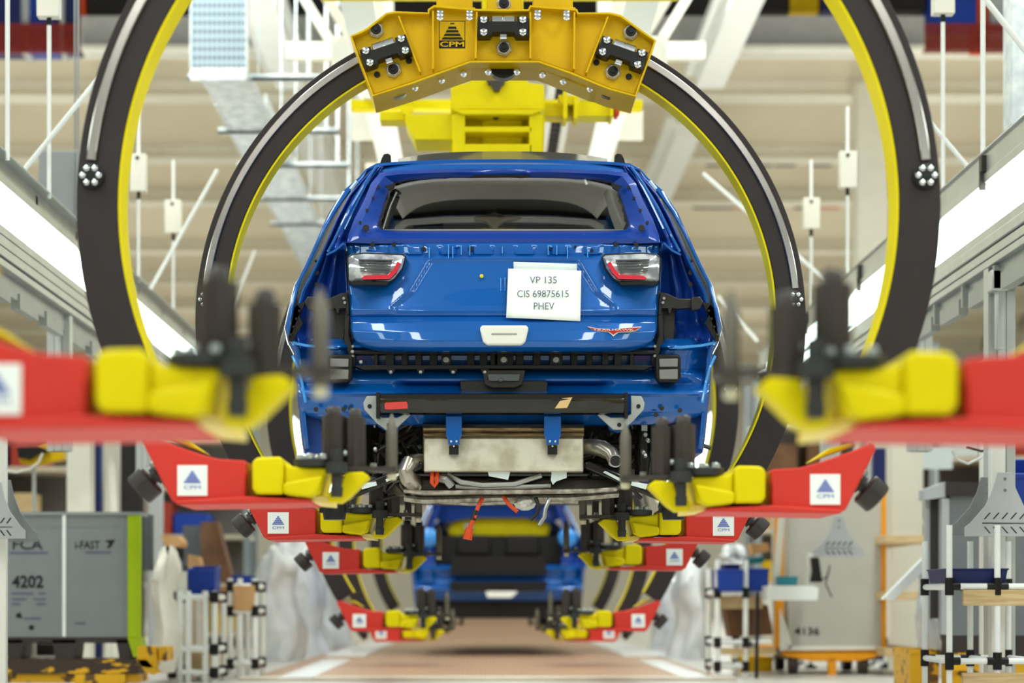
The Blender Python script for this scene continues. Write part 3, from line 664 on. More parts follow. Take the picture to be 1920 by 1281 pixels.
# roof edge: spoiler lip, black roof panel, rail ends
m = MB(); rr = []
for i in range(33):
    x = -236+472*i/32; a = abs(x)/236; y = 303+13*a**4; e = .30+.05*a*a
    rr.append([C(x, y, e+.05), C(x, y+5, e-.01), C(x, y+13, e-.02), C(x, y+22, e-.035), C(x, y+28, e-.02), C(x, y+30, e+.03), C(x, y+10, e+.08)])
m.loft(rr); lip = obj('roof_lip', m, BLUE, car, ang=28)
m = MB(); rr = []
for i in range(25):
    x = -196+392*i/24; a = abs(x)/196; y = 284+14*a**3; rr.append([C(x, y, .62), C(x, y+17-10*a**3, .36), C(x, y+18-10*a**3, .44)])
m.loft(rr); obj('roof_panel', m, mat('roof_black', '141a30', .3, coat=.6), car)
both(lambda b, s: b.loft([[C(s*(218+q), y, .5+e) for q, y, e in ((-9+o, 306, 0), (-8+o, 291, 0), (-3+o, 288, .0), (5+o, 289, 0), (9+o, 297, 0), (13+o, 310, 0))] for o, e in ((0, 0), )]+[[C(s*(218+q), y, .62) for q, y in ((-9, 306), (-8, 293), (-3, 290), (5, 291), (9, 299), (13, 310))]]), 'rail_foot', BLK, bevel=.004)
m = MB(); cp(m, [(-58,326),(50,326),(48,331),(-56,331)], .262, .02); obj('brake_light_recess', m, BLK, car)
# window surround of the tailgate
OUTL = [(0,318),(-110,319),(-200,322),(-232,326),(-248,345),(-262,378),(-280,412),(-292,444),(-294,455),(-250,456),(-120,456),(0,456)]
INL = [(0,331),(-100,332),(-178,336),(-206,342),(-216,358),(-226,385),(-233,410),(-236,424),(-230,433),(-200,435),(-110,435),(0,435)]
def ddy(y): return .10+(456-y)/140*.17
m = MB(); rings = []
full = lambda L: L+[(-x, y) for x, y in reversed(L[1:-1])]
for (ox, oy), (ix, iy) in zip(full(OUTL), full(INL)):
    r = []
    for t, e in ((0, .06), (.04, .0), (.35, -.012), (.7, .012), (.93, .03), (1, .05), (1, .12)):
        x, y = ox+(ix-ox)*t, oy+(iy-oy)*t; r.append(C(x, y, ddy(y)+e))
    rings.append(r)
rings.append(rings[0])
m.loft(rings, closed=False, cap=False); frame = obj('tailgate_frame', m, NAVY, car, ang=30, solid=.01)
m = MB()
for y, w in ((352, 240), (372, 250), (395, 262), (418, 275)):
    for s in (-1, 1): m.lathe(C(s*(w-6), y, ddy(y)-.02), (0, -1, .2), [(0, .007), (.006, .007)], 10)
for s in (-1, 1): m.lathe(C(s*258, 428, ddy(428)-.02), (0, -1, .2), [(0, .014), (.006, .014)], 12); cp(m, [(s*203,343),(s*222,349),(s*214,357),(s*205,352)], ddy(350)-.025, .02)
parts('plug', m, BLK, frame)
# ragged black primer and seal inside the opening
m = MB(); L = full(INL); random.seed(3)
rings = []
for i in range(len(L)*6+1):
    t = i/6; a, b = L[int(t) % len(L)], L[(int(t)+1) % len(L)]; x, y = a[0]+(b[0]-a[0])*(t-int(t)), a[1]+(b[1]-a[1])*(t-int(t))
    w = 4+3*random.random() if y < 432 else 1.5
    cx, cy = -x*.012*w/2.5, (392-y)*.012*w; rings.append([C(x*1.005, y, ddy(y)+.045), C(x+cx, y+cy*.6, ddy(y)+.05), C(x+cx, y+cy*.6, ddy(y)+.07)])
rings[-1] = rings[0]; m.loft(rings, cap=False); obj('window_seal', m, BLK, frame)
# tailgate skin
def tg(u, v):
    y = 452+208*v
    xl = ip([(452, 296), (470, 292), (476, 291), (540, 290), (560, 288), (600, 287), (622, 285), (638, 278), (648, 266), (655, 248), (658, 235), (660, 232)], y)
    x = xl*(2*u-1); a = abs(2*u-1)
    e = ip([(452, .11), (456, .10), (459, .085), (478, .082), (482, .07), (487, .052), (500, .045), (540, .02), (565, .006), (582, -.004), (590, .004), (594, .013), (599, .0), (606, -.035), (622, -.055), (640, -.062), (650, -.055), (656, -.035), (660, .01)], y)
    e += .07*a**5+.02*a*a
    w = ip([(480, 128), (490, 137), (548, 172), (575, 205)], y); e += .012*ss(w+5, w-4, abs(x))*ss(484, 492, y)*ss(598, 575, y)
    if y > 590: e -= 0
    if 458 < y < 479: e -= .010*(1 if int((abs(x)+8)/32) % 2 else 0)*ss(458, 461, y)*ss(479, 476, y)
    return C(x, y, e)
m = MB(); m.grid(tg, 120, 104); gate = obj('tailgate', m, BLUE, car, ang=40, solid=.008)
m = MB()
for x, y, r in ((-94,463,.006),(-62,467,.012),(-26,464,.005),(-3,466,.005),(55,465,.005),(88,466,.008),(134,463,.006),(-150,467,.009),(165,470,.007),(-206,459,.010),(210,459,.010),(-246,459,.010),(248,459,.010)):
    m.lathe(C(x, y, .078), (0, -1, 0), [(0, r), (.004, r)], 10)
parts('hole_plug', m, DARK, gate)
m = MB(); m.lathe(C(-42, 518, .028), (0, -1, 0), [(0, .008), (.005, .008), (.007, .004)], 12); obj('clip', m, YEL, gate)
m = MB()
for x, y0, y1 in ((-140,464,484),(-104,458,484),(-96,462,484),(-80,460,478),(-64,460,479),(-3,463,475),(83,460,478),(99,460,478),(119,459,485),(157,466,483),(-6,522,545),(2,520,545)):
    m.pprism([(945+x-1.2, y0), (945+x+1.2, y0), (945+x+.6, y1), (945+x-1, y1)], DC+.058 if y0 < 500 else DC+.025, .03)
parts('seam_bead', m, mat('bead_paint', '3f9be8', .3, coat=1), gate)
# grip with number plate lamp slot
m = MB(); cp(m, [(-46,614),(-41,610),(41,610),(46,614),(40,640),(33,647),(-32,647),(-40,640)], -.085, .05); hd = obj('handle_cover', m, OFFW, car, bevel=.008, label='cream plastic grip cover')
m = MB(); cp(m, [(-24,625),(24,625),(24,628),(-24,628)], -.0865, .01); obj('slot', m, mat('slot_grey', '9a9890', .5), hd)
# winged badge
m = MB(); wing = [(156,612),(176,616),(196,617),(203,620),(209,617),(232,614),(258,612),(249,619),(238,622),(215,623),(208,628),(205,631),(202,628),(196,623),(176,621),(164,618)]
cp(m, wing, -.045, .03); bdg = obj('badge', m, OFFW, car, label='red winged badge with pale outline')
m = MB(); cx = sum(x for x, y in wing)/len(wing); cy = sum(y for x, y in wing)/len(wing); cp(m, [(cx+(x-cx)*.95, cy+(y-cy)*.72-.3) for x, y in wing], -.048, .01); obj('badge_face', m, mat('badge_red', 'b8241e', .4), bdg)
m = MB(); m.text('TRAILHAWK', C(205, 618.5, -.0485), .008, 0, 0, .17); obj('badge_lettering', m, OFFW, bdg, recalc=False)
# tail lamps
def lamp(s):
    h = MB(); o = [(s*294,481),(s*286,476),(s*262,473),(s*188,476),(s*183,480),(s*189,503),(s*203,523),(s*216,531),(s*286,533),(s*293,528)]
    cp(h, o, .02, .10); L = obj('tail_lamp', h, BLK, car, bevel=.006)
    def ins(k, kk, dd): return [C(s*240+(x-s*240)*k, 504+(y-504)*kk, dd) for x, y in o]
    h = MB(); a = ins(.95, .90, .018); b = ins(.86, .74, -.004); c = ins(.3, .3, -.012); h.loft([a, b, c]); obj('lens', h, mat('lamp_lens', 'dfe2e6', .12, metal=.35, coat=1, hex2='8e9298', scale=18), L, ang=60)
    h = MB()
    for i in range(5):
        y = 486+i*5.4; cp(h, [(s*(274-i*1), y), (s*(208+i*2), y+1), (s*(209+i*2), y+3), (s*(273-i*1), y+2)], -.022, .02)
    obj('lamp_ribs', h, mat('rib_grey', '4c5056', .3, coat=1), L)
    h = MB(); cp(h, [(s*193,494),(s*200,490),(s*208,505),(s*218,515),(s*262,517),(s*268,522),(s*264,524),(s*214,523),(s*203,512)], -.026, .03); obj('red_reflector', h, mat('lamp_red', 'd4283a', .15, coat=1), L, bevel=.002)
    h = MB(); cp(h, [(s*216,529),(s*286,528),(s*288,533),(s*220,534)], -.016, .05); obj('lower_trim', h, BLK, L)
lamp(-1); lamp(1)
# quarter panels either side of the tailgate
def quarter(b, s):
    def fn(u, v):
        y = 312+340*v
        xi = ip([(312, 226), (330, 236), (378, 264), (444, 291), (458, 296), (476, 296), (540, 292), (650, 284)], y); xo = sil_x(y)*.957
        x = xi+(xo-xi)*u
        e = ip([(0, .19), (.12, .21), (.3, .20), (.36, .17), (.5, .17), (.58, .20), (.75, .19), (.84, .22), (.93, .16), (1, .13)], u)
        if y < 440: e += ddy(y)-.12
        if 452 < y < 470: e -= .05*ss(452, 458, y)*ss(1, .5, u)
        if y > 470: e += .06*ss(470, 478, y)*ss(.9, .4, u)
        if y > 590: e -= .07*ss(600, 640, y)
        return C(s*x, y, e)
    b.grid(fn, 26, 68)
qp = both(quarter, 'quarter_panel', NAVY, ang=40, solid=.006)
def qedge(b, s):
    for pts in ([(238,312,.17),(262,345,.15),(290,392,.10),(318,450,.05),(330,472,.06)], [(250,330,.18),(272,372,.14),(300,430,.09)], [(299,456,.1),(316,470,.12),(332,478,.13)], [(343,480,.13),(352,500,.13),(376,545,.13),(388,590,.13),(392,620,.12)]):
        b.tube([C(s*x, y, e) for x, y, e in pts], .006, 6)
both(qedge, 'seam', BLUE)
def qplug(b, s):
    for x, y, r in ((350,512,.010),(350,534,.010),(352,490,.006),(372,600,.006)): b.lathe(C(s*x, y, .15), (0, -1, 0), [(0, r), (.008, r)], 8)
both(qplug, 'plug', BLK)
def glassq(b, s): b.prism([(C(s*x, y, .5).x+s*.0, C(s*x, y, .5).z) for x, y in [(262,336),(296,372),(322,420),(345,470),(338,470),(312,425),(286,380)]], DC+.30, DC+.34)
both(lambda b, s: b.tube([C(s*x, y, .30) for x, y in ((274,340),(300,372),(326,418),(352,474),(372,514),(388,546))], .009, 6), 'side_highlight_tube', mat('highlight_pale', 'cfe6f0', .2, coat=1))  # pale tubes draw the strip lamp highlights along the body edges
# wheel arch trim: black strips with pegs, corner brackets
def clips(b, s):
    cp(b, [(s*381,580),(s*387,572),(s*393,577),(s*377,606),(s*381,612),(s*397,640),(s*403,640),(s*405,632),(s*392,604)], .02, .03)
    cp(b, [(s*372,566),(s*384,568),(s*398,600),(s*404,632),(s*398,640),(s*388,606)], .06, .03)
    for q in range(4): b.ball(C(s*(384+q*5), 583+q*15, .01), .006, 6)
both(clips, 'arch_strip', BLK)
def cbr(b, s):
    cp(b, [(s*293,548),(s*306,550),(s*328,560),(s*358,560),(s*360,577),(s*326,579),(s*316,577),(s*313,588),(s*309,588),(s*308,578),(s*296,578),(s*294,590),(s*290,590)], .08, .05)
    cp(b, [(s*352,557),(s*368,556),(s*374,566),(s*368,580),(s*352,582)], .05, .06)
    cp(b, [(s*286,545),(s*294,545),(s*298,580),(s*300,640),(s*292,662),(s*284,690),(s*278,690),(s*280,660),(s*290,628),(s*288,590)], .10, .05)
    cp(b, [(s*294,582),(s*322,580),(s*320,634),(s*300,640)], .13, .03)
both(cbr, 'corner_bracket', mat('bracket_black', '2c2826', .4, coat=.2), bevel=.004)
both(lambda b, s: [b.lathe(C(s*x, y, .07), (0, -1, 0), [(0, .008), (.01, .006)], 8) for x, y in ((298,568),(283,650),(283,668),(300,560))] and None, 'screw', STEEL)
# lower rear panel
def lp(u, v):
    y = 636+160*v; w = ip([(636, 396), (645, 396), (667, 388), (736, 384), (765, 381), (778, 372), (796, 300)], y); x = w*(2*u-1); a = abs(2*u-1)
    e = ip([(636, .16), (650, .10), (656, .13), (694, .15), (700, .12), (712, .10), (722, .10), (730, .06), (738, .03), (742, .05), (770, .07), (796, .12)], y)
    e += .05*a**6-.05*ss(.72, .80, a)*ss(.95, .88, a)*ss(720, 700, y)+.05*ss(.55, .45, a)*ss(712, 722, y)*ss(742, 732, y)
    return C(x, y, e)
m = MB(); m.grid(lp, 90, 64); lower = obj('lower_panel', m, BLUE, car, ang=40, solid=.008)
both(lambda b, s: b.tube([C(s*x, y, e) for x, y, e in ((398,642,.06),(372,648,.05),(330,652,.06),(310,652,.08))], .006, 6), 'seam', mat('bead_paint', '3f9be8'))
both(lambda b, s: b.tube([C(s*x, y, e) for x, y, e in ((396,668,.08),(386,690,.06),(378,720,.07),(372,755,.07))], .006, 6), 'seam', mat('bead_paint', '3f9be8'))
m = MB()
for x, y in ((-352,768),(-330,770),(-300,768),(-288,766),(296,766),(285,778),(330,770)): m.lathe(C(x, y, .06), (0, -1, 0), [(0, .010), (.01, .010)], 8)
parts('hole_plug', m, DARK, lower)
both(lambda b, s: cp(b, [(s*388,668),(s*384,740),(s*377,822),(s*372,850),(s*335,850),(s*345,780),(s*360,740)], .2, .5), 'arch_liner', mat('liner_blue', '12418e', .4, coat=.4))
# bumper carrier
m = MB(); cp(m, [(-282,657),(-240,658),(240,658),(282,657),(284,664),(240,664),(-240,664),(-284,664)], .06, .06); cp(m, [(-282,686),(-230,684),(230,684),(282,686),(262,694),(225,693),(90,692),(-90,692),(-225,693),(-262,694)], .05, .07)
for x, w in ((-282,8),(-240,7),(-214,16),(-186,12),(-160,12),(-132,14),(-108,18),(-62,14),(-38,14),(-18,14),(0,36),(30,14),(62,14),(98,24),(132,12),(160,12),(190,12),(214,14),(240,7),(282,8)): cp(m, [(x-w/2,660),(x+w/2,660),(x+w/2,688),(x-w/2,688)], .07, .05)
bc = obj('bumper_carrier', m, BLK, car, bevel=.003)
m = MB()
for x in (-212,-156,-95,-36): cp(m, [(x-8,692),(x+8,692),(x+4,701),(x-4,701)], .05, .03)
parts('tab', m, BLK, bc)
m = MB()
for x in (-212,-156,-95,-36,-284,-268): m.ball(C(x, 698 if x > -250 else 660+abs(x+284)*1.2, .045), .009, 8)
for x in (-108, 0, 98): m.lathe(C(x, 675, .07), (0, -1, 0), [(0, .016), (.004, .012)], 10)
parts('screw', m, STEEL, bc)
m = MB(); cp(m, [(-40,694),(40,694),(34,722),(20,728),(-22,728),(-36,722)], .04, .08); cp(m, [(-82,716),(-78,714),(78,714),(82,718),(80,742),(-80,742)], .07, .05); obj('latch_panel', m, mat('bracket_black', '2c2826'), car, bevel=.004)
m = MB(); cp(m, [(-30,702),(30,702),(28,714),(-28,714)], .03, .02); m.ball(C(-6, 713, .03), .010, 8); obj('latch', m, GREYD, car)
# side vents
for s in (-1, 1):
    m = MB(); cp(m, [(s*284,670),(s*288,664),(s*327,664),(s*332,670),(s*332,708),(s*325,717),(s*292,717),(s*285,708)], .03, .07); v = obj('side_vent', m, BLK, car, bevel=.008)
    for y0, y1 in ((672, 688), (692, 711)): m = MB(); cp(m, [(s*291,y0+1),(s*326,y0),(s*326,y1),(s*292,y1)], .022, .02); obj('vent_flap', m, mat('flap_grey', '7c7a78', .4), v, bevel=.003)
# bumper beam and its brackets
m = MB(); rr = []
for i in range(41):
    x = -236+466*i/40; dip = 0
    b = .012*math.cos(min(1, abs(x)/236)*math.pi/2)
    k = 1.0 if abs(abs(x)-165) > 32 else 1-.35*ss(32, 8, abs(abs(x)-165))
    rr.append([C(x, 737, .02-b), C(x, 739, -.03-b), C(x, 748, -.045-b), C(x, 764, -.04-b*k), C(x, 774, -.03+.02*(1-k)-b), C(x, 778, .0-b), C(x, 778, .06)])
m.loft(rr); beam = obj('bumper_beam', m, GBLK, car, bevel=.002)
m = MB(); cp(m, [(-240,736),(-233,736),(-233,784),(-240,784)], -.05, .09); cp(m, [(226,736),(232,736),(232,784),(226,784)], -.05, .09); parts('end_cap', m, BLK, beam)
m = MB(); cp(m, [(-224,757),(-222,755),(-183,753),(-181,757),(-181,766),(-221,768),(-224,766)], -.055, .02); obj('red_tag', m, mat('tag_red', 'cf4440', .5), beam)
m = MB(); cp(m, [(95,766),(108,747),(128,745),(118,765)], -.053, .012); obj('tan_label', m, mat('tan_paper', 'd9b67c', .7), beam)
def crash(b, s):
    cp(b, [(s*238,742),(s*258,743),(s*264,756),(s*262,768),(s*240,792),(s*222,806),(s*205,806),(s*192,794),(s*175,778),(s*186,776),(s*200,783),(s*228,783),(s*238,776)], -.005, .02)
both(crash, 'crash_bracket', mat('bracket_grey', 'a9aca8', .45, metal=.3), bevel=.003)
both(lambda b, s: [b.lathe(C(s*x, y, -.006), (0, -1, 0), [(0, .009), (.003, .009)], 8) for x, y in ((252,762),(216,797))] and None, 'hole_plug', INKB)
both(lambda b, s: cp(b, [(s*190,788),(s*240,776),(s*236,800),(s*214,812),(s*198,806)], .03, .05), 'rail_end', BLUE)
# silencer with heat shield, straps, pipes
m = MB(); rr = []
for x in (-150, -147, 146, 149): rr.append([C(x, 793, .22), C(x, 796, .08), C(x, 806, .05), C(x, 818, .06), C(x, 823, .05), C(x, 884, .04), C(x, 887, .1), C(x, 880, .5), C(x, 793, .5)])
m.loft(rr); muf = obj('silencer', m, mat('heat_shield', 'b5ab94', .42, metal=.55, hex2='d8d2c0', scale=9, bump=.15), car, bevel=.006)
m = MB(); rr = [[C(x, 793, .2), C(x, 796, .06), C(x, 803, .035), C(x, 811, .045), C(x, 813, .035), C(x, 818, .035), C(x, 820, .05), C(x, 819, .2)] for x in (-151, 150)]; m.loft(rr); obj('silencer_top', m, mat('tinted_steel', '5c4c38', .3, metal=.8, hex2='8a7654', scale=12, stretch=(1, 1, 8)), muf)
for x, w in ((-94, 15), (91, 16)):
    m = MB(); cp(m, [(x-w,780),(x+w,780),(x+w,818),(x+w-4,822),(x+w-4,834),(x-w+4,834),(x-w+4,822),(x-w,818)], .0, .03); st = obj('hanger_strap', m, BLUE, car, bevel=.003)
    m = MB(); cp(m, [(x-9,836),(x+9,836),(x+9,852),(x-9,852)], .012, .03); obj('rubber_mount', m, BLK, st)
    m = MB(); m.ball(C(x-5, 828, -.002), .006, 8); m.ball(C(x+5, 828, -.002), .006, 8); m.ball(C(x, 837, .01), .005, 8); parts('screw', m, CHROME, st)
m = MB(); m.tube([C(-148, 868, .2), C(-162, 866, .12), C(-178, 870, .06), C(-186, 882, .05), C(-180, 896, .06), C(-168, 908, .10), C(-172, 914, .25), C(-200, 916, .6)], .036, 16); obj('exhaust_pipe', m, mat('pipe_steel', 'b0a89c', .28, metal=.9, var=.1), car)
m = MB(); pts = [C(146, 838, .15), C(166, 838, .08), C(186, 842, .03), C(202, 852, .0), C(208, 866, -.03)]; m.tube(pts, [.033, .034, .035, .031, .028], 18); tp = obj('tail_pipe', m, mat('pipe_steel', 'b0a89c'), car)
m = MB(); m.lathe(C(208, 864, -.04), (.15, -1, -.15), [(0, .027), (.012, .0275), (.013, .022), (-.02, .021)], 20); m2 = obj('pipe_mouth', m, STEEL, tp); m = MB(); m.lathe(C(208, 864, -.052), (.15, -1, -.15), [(0, .022), (.002, .021)], 20); obj('bore', m, DARK, tp)
# dark underbody, floor tray, suspension
m = MB(); cp(m, [(-330,800),(330,800),(322,848),(250,880),(-250,880),(-322,848)], .55, 3.3); obj('underbody', m, DARK, car)
m = MB(); rr = []
for x in (-188, -180, 150, 215, 222): rr.append([C(x, 893, .40), C(x, 897, .12), C(x, 921 if x < 200 else 915, .10), C(x, 928 if x < 200 else 918, .2), C(x, 926, .9), C(x, 893, .9)])
m.loft(rr); bt = obj('battery_tray', m, mat('tray_dark', '39332e', .45, metal=.5), car, bevel=.01)
m = MB(); m.tube([C(-192, 908, .15), C(-185, 920, .09), C(-150, 924, .08), C(0, 923, .08), C(160, 921, .08), C(210, 917, .09), C(222, 905, .14)], .010, 8); m.tube([C(-185, 934, .2), C(-150, 938, .18), C(0, 934, .17), C(120, 934, .17), C(215, 926, .2)], .016, 8); m.tube([C(-120, 940, .3), C(-60, 944, .28), C(40, 940, .28), C(140, 940, .3)], .012, 8); parts('tray_rim', m, mat('rim_alu', 'b8b0a2', .4, metal=.7, hex2='8a8276', scale=25), bt)
m = MB(); m.tube([C(-105, 890, .1), C(-80, 904, .08), C(-40, 910, .08), C(20, 908, .08), C(70, 892, .1)], .012, 8); m.tube([C(-90, 912, .1), C(-50, 914, .09), C(30, 913, .09), C(88, 911, .1)], .010, 8); m.tube([C(-130, 895, .1), C(-108, 900, .07), C(-98, 912, .08)], .018, 8); parts('brake_pipe', m, STEEL, car)
m = MB(); cp(m, [(-30,885),(12,885),(8,900),(-28,893)], .06, .004); cp(m, [(90,884),(118,884),(118,896),(98,903),(92,909),(88,900)], .07, .01); parts('shield_tag', m, PAPERG, car)
random.seed(11); m = MB()
for i in range(60):
    s = random.choice((-1, 1)); x = s*random.uniform(155, 330); y = random.uniform(800, 905); a = C(x, y, random.uniform(.15, .5)); m.tube([a, a+Vector((random.uniform(-.1, .1), random.uniform(-.05, .1), random.uniform(-.08, .08))), a+Vector((random.uniform(-.16, .16), .05, random.uniform(-.1, .1)))], random.uniform(.006, .014), 6)
o = obj('underbody_linkage', m, mat('link_black', '2e2a28', .3, metal=.4, coat=.3), car); o['kind'] = 'stuff'
random.seed(12); m = MB()
for i in range(26):
    s = random.choice((-1, 1)); x = s*random.uniform(155, 320); y = random.uniform(803, 915); a = C(x, y, random.uniform(.1, .3)); m.lathe(a, (random.uniform(-1, 1), -1, random.uniform(-1, 1)), [(0, .010), (.014, .010), (.018, .006)], 8)
o = obj('underbody_bolts', m, STEEL, car); o['kind'] = 'stuff'
def arm_(b, s):
    b.prism([(C(s*x, y, .1).x, C(s*x, y, .1).z) for x, y in ((150,868),(160,866),(290,918),(330,948),(324,956),(280,934),(152,880))], DC+.06, DC+.13)
both(arm_, 'control_arm', mat('arm_black', '201d1b', .3, coat=.5, metal=.3), bevel=.008)
both(lambda b, s: cp(b, [(s*186,886),(s*190,883),(s*222,899),(s*220,904)], .04, .004) and cp(b, [(s*240,903),(s*270,908),(s*266,918),(s*238,910)], .03, .004) and None, 'arm_label', PAPERG)
both(lambda b, s: b.tube([C(s*290, 920, .08), C(s*300, 934, .03), C(s*296, 950, .02), C(s*310, 960, .0), C(s*330, 958, .0)], .018, 10), 'link_rod', GBLK)
both(lambda b, s: (b.lathe(C(s*318, 975, -.02), (0, 0, 1), [(0, .045), (.03, .05), (.07, .05), (.09, .04)], 14), b.bb(C(s*318, 970, 0).x-.06, C(s*318, 970, 0).x+.06, DC-.03, DC+.04, C(0, 962, 0).z, C(0, 952, 0).z)) and None, 'hub_carrier', BLK)
both(lambda b, s: (b.lathe(C(s*262, 898, .3), (0, 0, 1), [(0, .036), (.26, .036), (.261, .03), (.3, .03)], 16), b.lathe(C(s*300, 892, .4), (0, 0, 1), [(0, .05), (.2, .05)], 16)) and None, 'damper', GBLK)
both(lambda b, s: cp(b, [(s*259,786),(s*270,786),(s*270,808),(s*259,808)], .255, .004) if s > 0 else cp(b, [(s*240,794),(s*244,794),(s*243,802),(s*240,802)], .25, .004), 'damper_label', PAPERG)
both(lambda b, s: cp(b, [(s*170,940),(s*182,940),(s*182,975),(s*170,975)], .9, .06), 'jack_post', DSTEEL)
for pts, col in (([(-134,886,.08),(-135,905,.04),(-130,912,.04),(-126,905,.04),(-125,888,.08)], RUST), ([(-40,934,.12),(-48,950,.1),(-55,970,.08),(-62,986,.08),(-66,998,.08)], RUST), ([(0,932,.12),(8,944,.1),(16,952,.1),(26,960,.1)], RUST), ([(60,934,.1),(66,950,.08),(62,966,.08),(50,975,.08)], BLK), ([(86,935,.1),(78,955,.08),(76,970,.08),(66,985,.08)], STEEL)):
    m = MB(); m.tube([C(*p) for p in pts], .009, 8)
    if col is RUST and pts[1][0] == -48: m.tube([C(-52, 958, .09), C(-58, 976, .08)], .012, 8, 1); m.lathe(C(-64, 990, .08), (-.2, 0, -1), [(0, .016), (.05, .02)], 10); m.tube([C(-66, 1000, .08), C(-72, 1010, .08)], .008, 8, 1)
    obj('cable', m, [col, BLK], car)
m = MB(); m.ball(C(40, 944, .15), .04, 8, sz=(1.2, .6, .8)); obj('foil_wrap', m, mat('foil', 'd6d4cc', .3, metal=.6, bump=.6, scale=40), car)
# interior seen through the opening
def hl(u, v):
    x = (-226+452*u)*(1-.04*v); a = abs(2*u-1); dd = .34+1.9*v
    z = C(0, 334, .34).z+(C(0, 398, 2.24).z-C(0, 334, .34).z)*v+.02*math.sin(math.pi*v) - .06*a**4
    return Vector((XC+x/F*(DC+.34), DC+dd, z))
m = MB(); m.grid(hl, 24, 16); obj('headliner', m, mat('headliner_grey', 'ebe7e1', .9, var=.04, spec=.1), car, solid=.01)
def vis(b, s): b.loft([[C(s*x, y, 2.1+e) for x, y in ((38,391),(205,390),(212,410),(44,414))] for e in (0, .03)])
both(vis, 'sun_visor', mat('visor_grey', 'b5b0a9', .85), bevel=.008)
m = MB(); cp(m, [(118,402),(150,403),(150,409),(120,408)], 2.08, .005); obj('visor_sticker', m, mat('sticker', 'a89488', .7), car)
m = MB(); cp(m, [(-58,398),(-40,404),(-20,401),(0,406),(22,401),(44,397),(46,405),(28,412),(8,414),(-4,424),(-10,433),(-16,424),(-26,415),(-46,411)], 2.0, .06); obj('mirror_base', m, mat('foil_gold', 'efe6cc', .4, metal=.1, bump=.8, scale=30), car, bevel=.01)
m = MB(); cp(m, [(-162,410),(-106,408),(-104,436),(-161,437)], 2.2, .004); obj('windscreen_sheet', m, mat('film_sheet', '8f96b8', .3, coat=.5, alpha=.75), car)
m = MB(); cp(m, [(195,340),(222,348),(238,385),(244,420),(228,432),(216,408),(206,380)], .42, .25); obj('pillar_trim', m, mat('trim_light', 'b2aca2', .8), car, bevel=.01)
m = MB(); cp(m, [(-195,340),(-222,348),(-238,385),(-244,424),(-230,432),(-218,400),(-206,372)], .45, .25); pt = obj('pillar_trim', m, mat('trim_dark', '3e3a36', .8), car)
m = MB(); m.tube([C(-206, 350, .4), C(-218, 370, .38), C(-226, 390, .38), C(-230, 410, .38), C(-236, 424, .38)], .016, 8); m.tube([C(-205, 352, .38), C(-198, 362, .38), C(-206, 375, .38), C(-214, 395, .38), C(-222, 425, .38)], .007, 8); m.ball(C(-200, 364, .38), .02, 8); obj('wiring', m, BLK, pt)
m = MB(); m.tube([C(-200, 360, .36), C(-212, 385, .36), C(-226, 430, .36)], .006, 8); obj('strap', m, STEEL, pt)
m = MB(); cp(m, [(174,375),(192,368),(200,378),(196,392),(178,388)], 1.6, .05); obj('grab_handle', m, mat('visor_grey', '75706b'), car, bevel=.01)
m = MB(); m.tube([C(152, 332, .3), C(154, 340, .28), C(157, 346, .28)], .006, 6); obj('hook', m, OFFW, car)
m = MB(); cp(m, [(-290,437),(290,437),(300,700),(-300,700)], 2.0, .1); cp(m, [(-300,470),(300,470),(300,700),(-300,700)], .5, .05); obj('cabin_filler', m, mat('cabin_grey', 'a8a29a', .9), car)  # unseen filler, kept pale to bounce light inside the cabin
m = MB(); cp(m, [(-236,430),(236,430),(240,448),(-240,448)], .35, 1.6); obj('parcel_shelf', m, mat('shelf_bounce_grey', 'b0aaa2', .9), car)  # unseen shelf, kept pale to bounce light up onto the headliner

# paper sheets on the tailgate
def sheet(pts, dd, name, m, lab, lines=None):
    q = [C(x-945, y, e) for x, y, e in pts]; b = MB()
    def fn(u, v):
        p = (q[0]*(1-u)+q[1]*u)*(1-v)+(q[3]*(1-u)+q[2]*u)*v; return p+Vector((0, -.006*math.sin(u*5)*v, 0))
    b.grid(fn, 10, 8); o = obj(name, b, m, solid=.002); tag(o, lab, 'paper')
    if lines:
        for txt, (x, y), h, w in lines:
            b = MB(); b.text(txt, C(x-945, y, .02-.06*((y-504)/94)-.011), h, 0, 0, w); obj('lettering', b, INK, o, recalc=False)
sheet([(963,491,.035),(1082,495,.035),(1082,560,.02),(963,560,.02)], .03, 'paper_sheet', PAPERG, 'greyish paper sheet tucked behind the white numbered sheet on the tailgate')
sheet([(953,504,.02),(1090,508,.02),(1088,602,-.04),(949,596,-.03)], .0, 'paper_sheet', PAPER, 'white sheet reading VP 135 CIS 69875615 PHEV on the blue tailgate',
      [('VP 135', (1018.5, 525), .029, .112), ('CIS 69875615', (1018, 551), .029, .214), ('PHEV', (1020, 574), .029, .085)])

